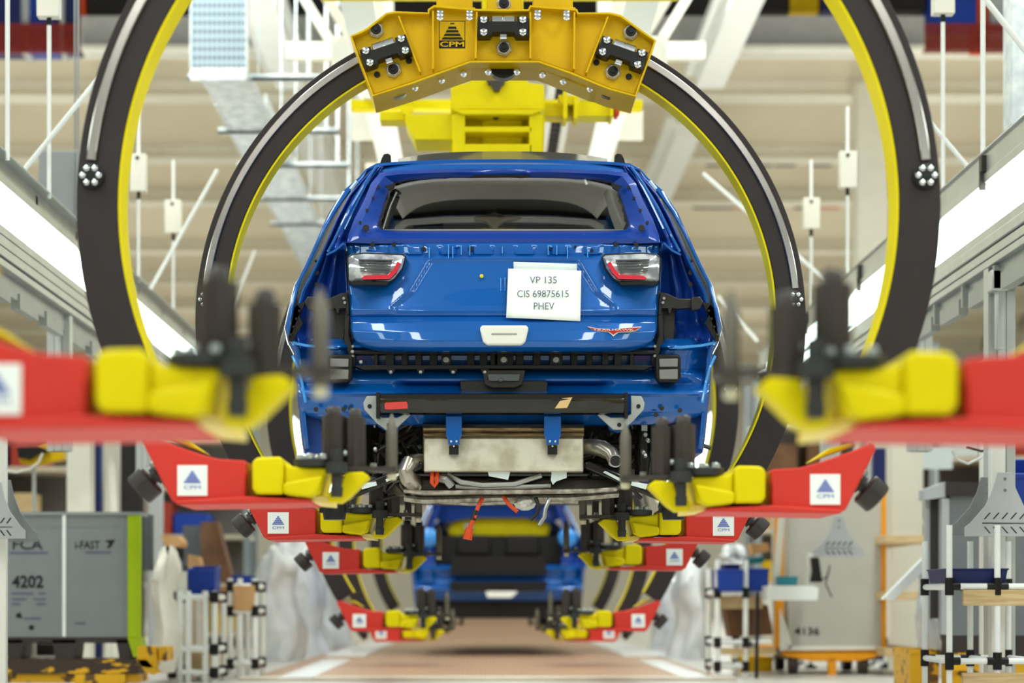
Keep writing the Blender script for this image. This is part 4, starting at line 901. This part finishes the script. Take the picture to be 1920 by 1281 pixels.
# ------------------------------------------------------------------ second blue car, lower and far behind
car2 = thing('car', 'blurred second blue car without tailgate, below and behind the first', 'car', car.location+Vector((.072, 11.9, -.75)))
D2 = Vector((.072, 11.9, -.75))
for ch in list(car.children):
    nm = ch.name.split('.')[0]
    if nm in ('body_shell', 'lower_panel', 'quarter_panel', 'roof_lip', 'tailgate_frame', 'arch_liner', 'underbody', 'roof_panel'):
        if nm == 'tailgate_frame': continue
        c = ch.copy(); COL.objects.link(c); c.parent = car2
def E(x, y, dd): return C(x, y, dd)+D2
def ep(mb, pts, dd, th, mi=0):
    q = [E(x, y, dd) for x, y in pts]; return mb.loft([q, [v+Vector((0, th, 0)) for v in q]], mi=mi)
m = MB(); ep(m, [(-270,515),(270,515),(290,640),(-290,640)], .4, .1); ep(m, [(-290,600),(290,600),(290,690),(-290,690)], .5, .3); obj('cargo_bay', m, BLK, car2); m = MB(); ep(m, [(-215,585),(215,585),(225,672),(-225,672)], .02, .06); obj('opening_shade_panel', m, BLK, car2)  # front black sheet paints the darkness inside the tailgate opening
m = MB(); ep(m, [(-225,500),(-190,460),(-100,438),(60,436),(170,446),(235,480),(225,530),(-215,530)], .6, .1); obj('yellow_stand_in', m, YEL, car2, bevel=.02)  # added block standing for carrier yellow seen through the car
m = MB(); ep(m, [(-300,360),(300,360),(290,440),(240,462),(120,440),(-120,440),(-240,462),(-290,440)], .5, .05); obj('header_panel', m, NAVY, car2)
for x in (-110, 110):
    m = MB(); ep(m, [(x-75,520),(x-60,508),(x+60,508),(x+75,520),(x+80,600),(x-80,600)], .34, .1); obj('seat_back', m, mat('seat_black', '242022', .7), car2, bevel=.03)
m = MB(); ep(m, [(-60,745),(-20,735),(70,735),(90,750),(60,775),(-50,775)], -.05, .05); obj('white_label', m, PAPER, car2)
for s in (-1, 1):
    m = MB(); m.ball(E(s*320, 500, .0), .10, 12, sz=(1, .4, 1)); obj('lamp_pocket', m, mat('pocket_blue', '2f8fe6', .25, coat=1), car2)
m = MB()
for x, y in ((-130,480),(10,610)): m.lathe(E(x, y, .45), (0, -1, 0), [(0, .05), (.03, .04)], 14)
parts('steel_cap', m, STEEL, car2)
m = MB(); ep(m, [(-230,700),(230,700),(220,745),(-220,745)], -.05, .1); parts('bumper_beam', m, BLK, car2); m = MB(); ep(m, [(-260,790),(260,790),(230,880),(-230,880)], .2, .3); obj('underbody', m, BLK, car2)
# ------------------------------------------------------------------ goods and equipment beside the line
def pz(py, d): return ZC+(VY-py)/F*d
# numbered grey container on the left
d = 13.0
cr = thing('container', 'grey folding container numbered 4202 with a lime green edge, lower left corner', 'container', W(80, 1236, d))
m = MB().pbox(-160, 964, 240, 1196, d, .30); obj('body', m, GREY, cr, bevel=.008)
m = MB().pbox(117, 964, 123, 1194, d-.012, .02); obj('seam_strip', m, WHITE, cr)
m = MB().pbox(239, 964, 263, 1196, d-.01, .06); obj('edge_post', m, LIME, cr, bevel=.004)
m = MB().pbox(228, 970, 230, 1192, d-.006, .01); m.pbox(-160, 960, 263, 966, d-.015, .31); m.pbox(8, 985, 238, 987, d-.004, .01); obj('rim', m, mat('crate_rim', '8c908e', .5), cr)
m = MB().pbox(-160, 1196, 240, 1206, d, .30)
for a, b in ((-160, -60), (10, 42), (98, 142), (218, 240)): m.pprism([(a, 1200), (b, 1200), (b+(6 if b > 200 else -4), 1238), (a+6, 1238)], d, .30)
obj('foot_frame', m, mat('crate_foot', '3a3330', .5), cr); m = MB().pbox(-160, 1236, 258, 1264, d-.01, .31); obj('runner', m, mat('worn_runner', 'e8b020', .55, hex2='44362c', scale=5, thr=(.40, .44), stretch=(1, 1, 3)), cr)
m = MB(); m.pprism([(239,1196),(263,1196),(268,1232),(250,1232)], d-.01, .2); obj('foot_corner', m, LIME, cr)
m = MB()
for txt, (x, y), h, w in (('FCA', (52, 1021), .07, .20), ('i-FAST', (164, 1022), .055, .165), ('4202', (52, 1091), .085, .21)): m.text(txt, W(x, y, d-.002), h, 0, .001, w, bold=.03 if txt == '4202' else .012)
obj('lettering', m, INKB, cr, recalc=False); m = MB(); m.pprism([(196,1014),(216,1012),(212,1020),(206,1028),(200,1028),(205,1019)], d-.002, .002); m.pprism([(30,1152),(38,1148),(42,1160),(30,1158)], d-.002, .002)
m.lathe(W(59, 1177, d), (0, -1, 0), [(0, .018), (.002, .018)], 14)
parts('symbol', m, INKB, cr)
m = MB()
for x0, x1, y in ((22, 62, 1113), (72, 85, 1113), (22, 50, 1124), (62, 86, 1124), (22, 38, 1133), (68, 86, 1133), (18, 90, 1037), (160, 208, 1036), (45, 76, 1160), (140, 160, 1169)): m.pprism([(x0, y-2), (x1, y-2), (x1, y+2), (x0, y+2)], d-.002, .002)
parts('small_print', m, INK, cr)
rt = thing('trolley', 'worn yellow floor trolley under the grey numbered container', 'trolley', W(80, 1281, d))
m = MB().bb(W(-160,0,d).x, W(258,0,d).x, d+.02, d+.42, pz(1281, d)-.0, pz(1264, d)); m.pbox(140, 1265, 235, 1290, d-.02, .04); m.pprism([(257,1212),(292,1212),(295,1250),(280,1254),(257,1250)], d-.02, .1); m.pprism([(255,1236),(275,1236),(300,1262),(285,1266),(270,1258)], d-.02, .1); m.pbox(297, 1213, 312, 1240, d, .3)
obj('deck', m, mat('worn_trolley', 'e8b020', .5, hex2='6a5030', scale=10, thr=(.56, .6)), rt, bevel=.004)
m = MB()
for x in (-60, 190):
    for y in (d+.12, d+.32): m.lathe((W(x, 0, d).x-.03, y, .07), (1, 0, 0), [(0, .07), (.05, .07)], 16)
m.bb(W(-150,0,d).x, W(250,0,d).x, d+.1, d+.4, .1, pz(1281, d)); parts('wheel', m, DSTEEL, rt)
# pole and tool brackets (fan shaped perforated plates)
def fan(px, py, w, h, d, lab, col=LGREY, slots=True, loc=None):
    t = thing('bracket_plate', lab, 'plate', W(px, py+h, d))
    pr = [(px-w*.09,py),(px+w*.09,py),(px+w*.14,py+h*.25),(px+w*.24,py+h*.52),(px+w*.42,py+h*.78),(px+w*.5,py+h*.86),(px+w*.5,py+h),(px-w*.5,py+h),(px-w*.5,py+h*.86),(px-w*.42,py+h*.78),(px-w*.24,py+h*.52),(px-w*.14,py+h*.25)]
    m = MB(); m.pprism(pr, d, .012); obj('plate', m, col, t, bevel=.002)
    if slots:
        m = MB()
        for i in range(5):
            x = px-w*.22+w*.11*i
            for yy, sl in ((.68, 1), (.90, -1)): m.pprism([(x-w*.035*sl-1,py+h*(yy+.05)),(x+w*.035*sl-1,py+h*(yy-.05)),(x+w*.035*sl+1.5,py+h*(yy-.05)),(x-w*.035*sl+1.5,py+h*(yy+.05))], d-.002, .003)
        m.pprism([(px-w*.28,py+h*.785),(px+w*.28,py+h*.79),(px+w*.28,py+h*.80),(px-w*.28,py+h*.80)], d-.002, .003); obj('slots', m, INKB, t)
    m = MB(); m.lathe(W(px, py+h*.1, d), (0, -1, 0), [(0, .008), (.005, .007)], 10); m.lathe(W(px, py+h*.28, d), (0, -1, 0), [(0, .008), (.005, .007)], 10); parts('screw', m, CHROME, t)
    return t
fan(1884, 886, 150, 120, 9.0, 'large grey perforated fan-shaped plate on the white post, right edge')
fan(1852, 895, 140, 108, 9.35, 'darker grey fan-shaped plate just behind the large one at right', mat('plate_mid', '868888', .5), False)
fan(1573, 968, 96, 76, 13.6, 'small pale fan-shaped plate in front of the grey fabric cart')
fan(-8, 905, 110, 105, 9.3, 'pale fan-shaped plate cut by the left edge over the container')
fan(8, 900, 124, 116, 9.6, 'dark grey fan-shaped plate behind the pale one at the left edge', mat('plate_mid', '868888', .5), False)
def post(px, w, y0, y1, d, lab, m_=ALU, nm='post', flo=True):
    m = MB(); c = W(px, y0, d); r = w/2/F*d; m.bb(c.x-r, c.x+r, d, d+2*r, 0 if flo else pz(y1, d), c.z); o = obj(nm, m, m_, bevel=.004); tag(o, lab, 'post'); return o
post(1872, 26, 815, 0, 9.1, 'white square post carrying the grey fan plates at right', OFFW)
post(3, 16, 815, 0, 9.4, 'white post at the left edge carrying fan plates', OFFW)
post(147, 44, 800, 0, 15.5, 'cream column behind the grey numbered container', CREAMW)
post(1702, 58, 800, 0, 16.8, 'broad cream column right of the fabric cart', CREAMW)
post(1674, 12, 800, 0, 17.1, 'slim white column beside the broad cream one', WHITE)
post(1849, 18, 815, 0, 10.4, 'slim cream post left of the white square post', CREAMW)
post(290, 26, 820, 0, 16.5, 'slim grey post behind the left counter roller', LGREY)
# white tube racks with black joints
def tube_rack(lab, d, xs, ys, ytop, ybot, dp=.45, r=.014, boards=(), floor=True, tilt=0):
    z0 = 0 if floor else pz(ybot, d); t = thing('tube_rack', lab, 'rack', W(sum(xs)/len(xs), ybot, d)); m = MB()
    T = mat('tube_white', 'f6f8f4', .35); J = BLK
    for x in xs:
        for k in (0, dp): q = W(x, ytop, d); b = MB(); b.cyl((q.x, d+k, z0), (q.x, d+k, q.z-(0.06 if k else 0)), r, seg=10); obj('upright', b, T, t)
    b = MB(); j = MB()
    for y in ys:
        for k in (0, dp):
            a, c = W(xs[0], y, d), W(xs[-1], y, d); b.cyl((a.x, d+k, a.z), (c.x, d+k, c.z), r, seg=10)
            for x in (xs if len(xs) < 4 and xs[-1]-xs[0] > 48 else (xs[0], xs[-1])):
                q = W(x, y, d); j.cyl((q.x, d+k, q.z-.04), (q.x, d+k, q.z+.04), r*1.45, seg=10); jw = min(.05, .12*(W(xs[-1], y, d).x-W(xs[0], y, d).x)); j.cyl((q.x-(jw if x != xs[0] else 0), d+k, q.z), (q.x+(jw if x != xs[-1] else 0), d+k, q.z), r*1.25, seg=10)
        for x in xs: q = W(x, y, d); b.cyl((q.x, d, q.z), (q.x, d+dp, q.z), r, seg=8)
    parts('rail', b, T, t); parts('joint', j, J, t)
    for (x0, y0, x1, y1) in boards: m = MB().pbox(x0, y0, x1, y1, d-.015, .03); obj('board', m, WOOD, t)
    return t
tube_rack('white tube rack with black joints at the right edge, pine boards on it', 9.0, (1780, 1870, 1945), (1100, 1240), 985, 1281, .5, .0145, ((1807,1106,1950,1136),(1806,1262,1950,1300)))
tube_rack('white tube rack under the tilted blue bin, left of the grating', 14.2, (322, 337, 353, 385, 402), (1120, 1218, 1262), 1108, 1281, .5, .022)
tube_rack('narrow white tube rack with a cardboard sheet, nearest the grating on the left', 15.0, (432, 450, 478), (1100, 1146, 1245), 1085, 1275, .5, .022)
tube_rack('white tube rack holding blue bins to the left of the fabric cart', 15.2, (1345, 1398), (1112, 1205, 1250), 1050, 1262, .6, .021, ((1352,1215,1455,1228),))
tube_rack('low white tube rack behind the orange-framed cart', 17.0, (1400, 1520, 1660), (1206, 1252), 1190, 1270, .5)
# bins
def bin_(lab, x0, y0, x1, y1, d, m_, th=.35, tilt=0, nm='bin', grp=None, taper=.06):
    a, b = W(x0, y1, d), W(x1, y0, d); w = (b.x-a.x); h = b.z-a.z; cx = (a.x+b.x)/2; m = MB(); k = 1-taper
    lo = [Vector((cx+sx*w/2*k, d+th/2+sy*th/2*k, 0)) for sx, sy in ((-1,-1),(1,-1),(1,1),(-1,1))]; hi = [Vector((cx+sx*w/2, d+th/2+sy*th/2, h)) for sx, sy in ((-1,-1),(1,-1),(1,1),(-1,1))]
    ri = [Vector((cx+sx*w/2*.93, d+th/2+sy*th/2*.93, h)) for sx, sy in ((-1,-1),(1,-1),(1,1),(-1,1))]; ib = [Vector((cx+sx*w/2*k*.92, d+th/2+sy*th/2*k*.92, .03)) for sx, sy in ((-1,-1),(1,-1),(1,1),(-1,1))]
    rim = [Vector((cx+sx*w/2*1.03, d+th/2+sy*th/2*1.03, h*.9)) for sx, sy in ((-1,-1),(1,-1),(1,1),(-1,1))]; rim2 = [Vector((cx+sx*w/2*1.03, d+th/2+sy*th/2*1.03, h)) for sx, sy in ((-1,-1),(1,-1),(1,1),(-1,1))]
    m.loft([[v+Vector((0, 0, a.z)) for v in r] for r in (lo, [l+(g-l)*.88 for l, g in zip(lo, hi)], rim, rim2, ri, ib)])
    if tilt:
        c = Vector((cx, d+th/2, a.z)); R_ = rotx(tilt); m.v = [c+R_ @ (v-c) for v in m.v]
    o = obj(nm, m, m_, bevel=.004); tag(o, lab, 'bin', grp); return o
bin_('bright blue bin on the white tube rack, left side', 352, 1064, 404, 1118, 14.25, BLUEP, .3, .1)
bin_('shallow blue bin on the narrow left rack', 434, 1079, 470, 1096, 15.05, BLUEP, .35)
bin_('white bin beside the blue bin, left rack', 325, 1072, 350, 1117, 14.2, OFFW, .3)
bin_('left blue bin of the pair on the right rack', 1346, 1068, 1394, 1109, 15.1, BLUEP, .4)
bin_('right blue bin of the pair on the right rack', 1402, 1066, 1442, 1109, 15.3, BLUEP, .4)
bin_('small blue bin on top of the right pair', 1358, 1058, 1388, 1068, 15.2, NAVYP, .3)
bin_('long navy tray on the right edge tube rack', 1776, 1066, 1890, 1093, 9.02, NAVYP, .4, .0, 'tray')
bin_('big blue bin cut by the right edge behind the fan plate', 1896, 868, 1990, 960, 9.8, BLUEP, .4, .25)
bin_('yellow worn bin at the foot of the silver sack, right', 1706, 1218, 1762, 1300, 12.0, mat('worn_trolley', 'e8b020'), .5)
bin_('yellow floor bin under the right tube rack', 1385, 1232, 1450, 1272, 16.2, YEL2, .5)
# cardboard and sheets
def panel(lab, pts, d, m_, th=.02, nm='panel', cat='panel', lean=0):
    m = MB(); m.pprism(pts, d, th)
    if lean:
        z0 = min(v.z for v in m.v); m.v = [Vector((v.x, v.y+(v.z-z0)*lean, v.z)) for v in m.v]
    o = obj(nm, m, m_, bevel=.003); tag(o, lab, cat); return o
panel('upright cardboard sheet on the narrow left rack', [(437,1098),(478,1098),(476,1130),(470,1145),(438,1145)], 14.95, CARD, .03, 'cardboard')
panel('stack of dark brown sheets leaning behind the blue bin, left', [(372,978),(404,978),(432,1078),(420,1090),(376,1062)], 16.5, BROWN, .25, 'sheet_stack', 'sheets', .2)
panel('grey leaning panel beside the brown sheets', [(340,985),(370,985),(378,1060),(345,1060)], 16.8, GREYD, .06, 'panel', 'panel', .2)
panel('cardboard box edge above the left white bin', [(300,1003),(335,1006),(342,1018),(338,1026),(310,1024)], 15.6, CARD, .3, 'carton', 'carton')
panel('upright cardboard piece behind the blue bin at left', [(352,1040),(372,1044),(376,1064),(376,1271),(354,1271)], 15.0, CARD, .2, 'carton', 'carton')
panel('brown carton under the blue bin, left rack', [(404,1100),(430,1100),(430,1150),(412,1150)], 15.2, CARD, .3, 'carton', 'carton')
panel('pale carton low in the left tube rack', [(358,1222),(396,1222),(396,1256),(358,1256)], 14.4, WOOD, .3, 'carton', 'carton')
panel('tall dark machine panel right of the lime edge', [(268,965),(284,965),(284,1070),(268,1070)], 14.2, GREYD, .1)
panel('tilted pale display board with dark edge, right side', [(1655,1124),(1738,1040),(1766,1038),(1678,1125)], 12.5, mat('board_white', 'f4f8f6', .4), .08, 'board', 'board')
panel('navy panel behind the roller at right', [(1636,840),(1668,840),(1668,1238),(1636,1238)], 19, NAVYP, .1)
for i, y in enumerate((1004, 1110, 1216)):
    panel('pine shelf board between the fabric cart and the large dark crate, %s' % ('upper', 'middle', 'lower')[i], [(1660,y),(1738,y),(1738,y+15),(1660,y+15)], 15.2, WOOD, 1.62, 'shelf_board', 'board')
# hooded sack and film-wrapped goods
def sack(lab, px, y0, y1, w, d, m_, seed, nm='sack', cat='sack', th=.5, sh=None):
    random.seed(seed); m = MB(); n = 18; rings = []; ph = [random.uniform(0, 6) for _ in range(4)]
    H = (y1-y0)
    for i in range(n+1):
        t = i/n; y = y1-H*t; c = W(px+(sh or 0)*t, y, d); k = (1.06-.22*t+.05*math.sin(ph[0]+7*t))*(1 if t < .9 else max(.35, 1-((t-.9)/.1)**2*.6)); r = []; c = c+Vector((.0004*w*math.sin(ph[1]+9*t), 0, 0))
        for j in range(28):
            a = 2*math.pi*j/28; f = k*(1+.10*math.sin(3*a+ph[1]+4*t)+.09*math.sin(5*a+ph[2]-5*t)+.05*math.sin(9*a+ph[3]+3*t)+.03*random.uniform(-1, 1))
            r.append(Vector((c.x+math.cos(a)*w/2/F*d*f, d+th/2+math.sin(a)*th/2*f, max(c.z+(.06*math.sin(3*a+ph[2]) if i > n-4 else 0), .0))))
        rings.append(r)
    m.loft(rings); o = obj(nm, m, m_, ang=60); tag(o, lab, cat); return o
FILM = mat('wrap_film', 'dcdee0', .22, coat=.4, var=.12, scale=5, bump=.5)
sack('cream fabric cover over a machine, right of the lime container edge', 303, 1036, 1262, 50, 14.0, mat('cover_cream', 'ece6d8', .8, bump=.2), 1)
sack('film wrapped goods closest to the narrow rack on the left of the grating', 515, 1030, 1240, 86, 19.0, FILM, 2, 'wrapped_goods', 'wrapped goods', .9, -10)
sack('film wrapped goods in the middle of the left row', 565, 1012, 1230, 90, 21.0, FILM, 3, 'wrapped_goods', 'wrapped goods', .9, -20)
sack('film wrapped goods at the far end of the left row', 612, 1060, 1219, 64, 23.5, FILM, 4, 'wrapped_goods', 'wrapped goods', .9, -15)
sack('film wrapped goods left of the right tube rack', 1300, 1050, 1238, 66, 19.5, FILM, 5, 'wrapped_goods', 'wrapped goods', .9, 12)
sack('film wrapped goods farther back on the right of the grating', 1258, 1080, 1219, 60, 23.5, FILM, 6, 'wrapped_goods', 'wrapped goods', .9, 10)
sack('silver grey sack hanging beside the large dark crate, right', 1748, 1058, 1222, 34, 12.4, FILM, 7, 'sack', 'sack', .3)
sack('white wrapped bundle on the bins of the right rack', 1375, 1032, 1060, 46, 15.6, FILM, 8, 'bundle', 'bundle', .3)
sack('tall white paper roll standing behind the numbered container', 206, 868, 1262, 22, 15.8, OFFW, 9, 'paper_roll', 'roll', .15)
panel('navy strip panel left of the paper roll', [(174,815),(190,815),(190,1262),(174,1262)], 16.6, NAVYP, .1)
panel('dark machine panel right of the paper roll', [(226,820),(262,820),(262,1250),(226,1250)], 16.4, DARK, .2)
# fabric cart
d = 15.6; t = thing('fabric_cart', 'tall cart with grey fabric sides in an orange frame, numbered 4136', 'cart', W(1560, 1262, d))
m = MB().pbox(1478, 922, 1652, 1212, d, .9); obj('fabric_side', m, mat('fabric_grey', 'bdbab0', .9, var=.05, scale=2, bump=.15), t)
m = MB()
for x0, x1 in ((1453, 1470), (1653, 1662)): m.pbox(x0, 915, x1, 1222, d-.02, .05); m.pbox(x0, 915, x1, 1222, d+.88, .05)
m.pbox(1453, 1214, 1662, 1222, d-.02, .95); m.pprism([(1468,1224),(1655,1224),(1655,1230),(1610,1240),(1520,1240),(1468,1230)], d-.02, .1); m.pbox(1553, 1236, 1568, 1270, d-.02, .06); obj('frame', m, ORANGE, t, bevel=.004)
m = MB().pprism([(1462,1140),(1480,1190),(1486,1215),(1462,1222)], d-.03, .02); m.pprism([(1478,1212),(1652,1212),(1652,1218),(1478,1220)], d-.03, .03); obj('fabric_hem', m, OFFW, t)
m = MB(); m.text('4136', W(1513, 1184, d-.002), .062, 0, .002, .20, bold=.02); obj('lettering', m, INKB, t, recalc=False)
m = MB()
for x in (1490, 1622):
    for yy in (d+.1, d+.8): q = W(x, 0, d); m.lathe((q.x-.035, yy, .085), (1, 0, 0), [(0, .08), (.07, .08)], 16); m.bb(q.x-.04, q.x+.04, yy-.03, yy+.03, .12, pz(1238, d))
m.bb(W(1480,0,d).x, W(1650,0,d).x, d+.02, d+.86, pz(1238, d), pz(1224, d)); parts('caster', m, DSTEEL, t)
o = panel('white wall table with rounded edge before the fabric cart', [(1440,1099),(1528,1099),(1535,1104),(1533,1126),(1440,1126)], 15.0, WHITE, .4, 'table_top', 'table')
bin_('teal box on the white table', 1462, 1081, 1496, 1098, 15.1, TEAL, .2, 0, 'box')
t = thing('handset', 'black handset with cable on the white table', 'handset', W(1530, 1098, 15.1)); m = MB().pprism([(1521,1045),(1536,1045),(1540,1075),(1543,1092),(1520,1092),(1524,1072)], 15.05, .08); obj('body', m, BLK, t, bevel=.01); m = MB(); m.tube([W(x, y, 15.1) for x, y in ((1535,1092),(1552,1080),(1556,1060),(1548,1095),(1560,1120))], .006, 6); obj('cable', m, BLK, t)
bin_('white device box behind the handset', 1514, 1038, 1526, 1098, 15.2, OFFW, .1, 0, 'box')
panel('yellow and cream upright post of the cart table', [(1462,960),(1472,960),(1462,1098),(1450,1098)], 15.3, CREAMW, .05, 'stay', 'stay')
panel('black cable rail hanging on the right tube rack', [(1418,1110),(1424,1110),(1422,1272),(1416,1272)], 14.9, BLK, .04, 'strap', 'strap')
panel('brown parts heap on the right tube rack', [(1358,1130),(1388,1126),(1440,1135),(1450,1190),(1370,1195)], 15.6, BROWN, .3, 'parts_heap', 'parts')
panel('pine crate in the right tube rack', [(1350,1118),(1430,1118),(1430,1142),(1350,1142)], 15.5, WOOD, .3, 'crate', 'crate')
panel('orange cardboard sheet over the right blue bins', [(1408,1020),(1440,1018),(1446,1034),(1412,1040)], 16.2, CARD, .25, 'carton', 'carton')
panel('teal cloth strip over the right blue bins', [(1390,1048),(1430,1044),(1432,1056),(1392,1058)], 15.9, TEAL, .2, 'cloth', 'cloth')
# large dark container on the right
d = 11.8; t = thing('container', 'large dark grey container behind the right tube rack, black foot', 'container', W(1840, 1250, d))
m = MB().pbox(1780, 905, 1990, 1195, d, .2); obj('body', m, mat('crate_dark', '747879', .5), t, bevel=.006)
m = MB().pbox(1736, 925, 1747, 1170, d+.1, .05); m.pbox(1766, 935, 1780, 1190, d-.01, .1); m.pprism([(1733,918),(1774,903),(1774,932),(1733,938)], d-.01, .15); parts('corner_frame', m, LGREY, t)
m = MB().pbox(1745, 930, 1768, 1160, d+.08, .1); m.pprism([(1774,903),(1840,905),(1836,930),(1774,930)], d-.03, .25); m.pbox(1780, 1192, 1990, 1240, d, .2); parts('gap_shade_and_trim', m, mat('crate_foot', '3a3330'), t)  # first box paints the black gap between frame bars; then flap and foot
m = MB(); m.text('K', W(1845, 1157, d-.002), .03, 0, .001); obj('lettering', m, INKB, t, recalc=False)
m = MB().pbox(1780, 1225, 1822, 1258, d-.03, .1); m.bb(W(1780,0,d).x, W(1990,0,d).x, d+.02, d+.2, .0, pz(1240, d)); parts('runner', m, mat('worn_trolley', 'e8b020'), t)
# yellow call box with cable on the left, cables, signs
t = thing('call_box', 'yellow box with black clamp and white cable behind the numbered container', 'box', W(76, 870, 13.6)); m = MB().pprism([(36,852),(92,826),(118,822),(118,862),(60,874),(36,868)], 13.6, .12); obj('housing', m, YEL2, t, bevel=.01); m = MB().pprism([(32,838),(70,836),(92,846),(70,852),(55,862),(34,858)], 13.56, .06); obj('clamp', m, BLK, t); m = MB(); m.tube([W(x, y, 13.54) for x, y in ((80,850),(72,868),(55,880),(30,886),(8,882))], .008, 8); obj('cable', m, OFFW, t); m = MB().pbox(60, 840, 66, 1281, 13.7, .03); obj('hanger', m, ALU, t)
for lab, pts in (('loose pale cable loop under the right foremost arm', ((1785,845),(1795,862),(1815,870),(1840,858),(1860,842),(1880,828))), ('thin dark cable over the pale one, right', ((1812,838),(1840,846),(1870,840),(1890,826)))):
    o = obj('cable', MB().tube([W(x, y, 10.2) for x, y in pts], .007, 8), OFFW if 'pale' in lab[:12] else BLK); tag(o, lab, 'cable')
panel('white notice sheet behind the right cable loop', [(1722,838),(1788,838),(1786,880),(1757,880),(1757,1250),(1754,1250),(1754,880),(1724,880)], 17.5, PAPERG, .01, 'notice', 'notice')
# shelving in the side aisles with boxes
random.seed(21)
BC = [(REDD, 'brick red'), (NAVYP, 'navy'), (GREYD, 'dark grey'), (PAPERG, 'pale grey'), (WOOD, 'tan'), (BLUEP, 'blue'), (OFFW, 'white'), (BROWN, 'brown'), (CARD, 'cardboard'), (LGREY, 'grey'), (TEAL, 'teal'), (YEL2, 'yellow')]
SH = ['floor', 'second', 'third', 'fourth', 'top']
def rack(x0, x1, d, lab, side):
    t = thing('storage_rack', lab, 'rack', ((x0+x1)/2, d+.4, 0), 'storage racks'); n = 5
    for x in (x0, x1):
        for y in (d, d+.8): obj('upright', MB().bb(x-.04, x+.04, y-.03, y+.03, 0, 3.1), mat('rack_upright', '8f9698', .5), t)
    for k in range(n): obj('shelf', MB().bb(x0, x1, d-.02, d+.82, .15+.6*k, .20+.6*k), mat('rack_shelf', 'c8bca4', .6), t)
    obj('back_panel', MB().bb(x0, x1, d+.82, d+.84, 0, 3.1), mat('rack_back', '77706a', .8), t)
    for k in range(n):
        x = x0+.06; i = 0
        while x < x1-.3:
            w = random.uniform(.22, .5); h = random.uniform(.2, .46); mm, cn = random.choice(BC)
            if x+w > x1-.05: break
            o = obj('carton', MB().bb(x, x+w, d+.06, d+.06+random.uniform(.4, .65), .2+.6*k, .2+.6*k+h), mm, bevel=.01)
            tag(o, '%s box, %s on the %s shelf of the %s' % (cn, ('first', 'second', 'third', 'fourth', 'fifth', 'sixth', 'seventh', 'eighth', 'ninth')[i], SH[k], lab), 'box', 'boxes on storage racks'); x += w+random.uniform(.02, .12); i += 1
rack(-6.6, -4.3, 20.5, 'rack behind the numbered container', 'left')
rack(-4.2, -2.9, 24.0, 'rack beyond the wrapped goods', 'left')
rack(3.1, 4.3, 22.0, 'rack beyond the fabric cart', 'right')
rack(4.4, 6.6, 19.0, 'rack behind the dark container', 'right')
for s, x, lab in ((-1, -5.0, 'left'), (1, 5.2, 'right')):
    for i, dd in enumerate((26,)):
        o = obj('column', MB().bb(x-.2+s*i*.4, x+.2+s*i*.4, dd, dd+.4, 0, ZM-.1), CREAMW); tag(o, 'tall cream hall column in the %s aisle' % lab, 'column', 'hall columns')
    o = obj('machine_cabinet', MB().bb(min(x*1.1, x*1.5), max(x*1.1, x*1.5), 18.2, 19.0, 2.9, 4.6).bb(min(x*1.1, x*1.5), max(x*1.1, x*1.5), 18.9, 19.0, 0, 2.9), mat('cabinet_brown', '5e564c', .7)); tag(o, 'dark brown machine enclosure below the %s lamp frame' % lab, 'enclosure')
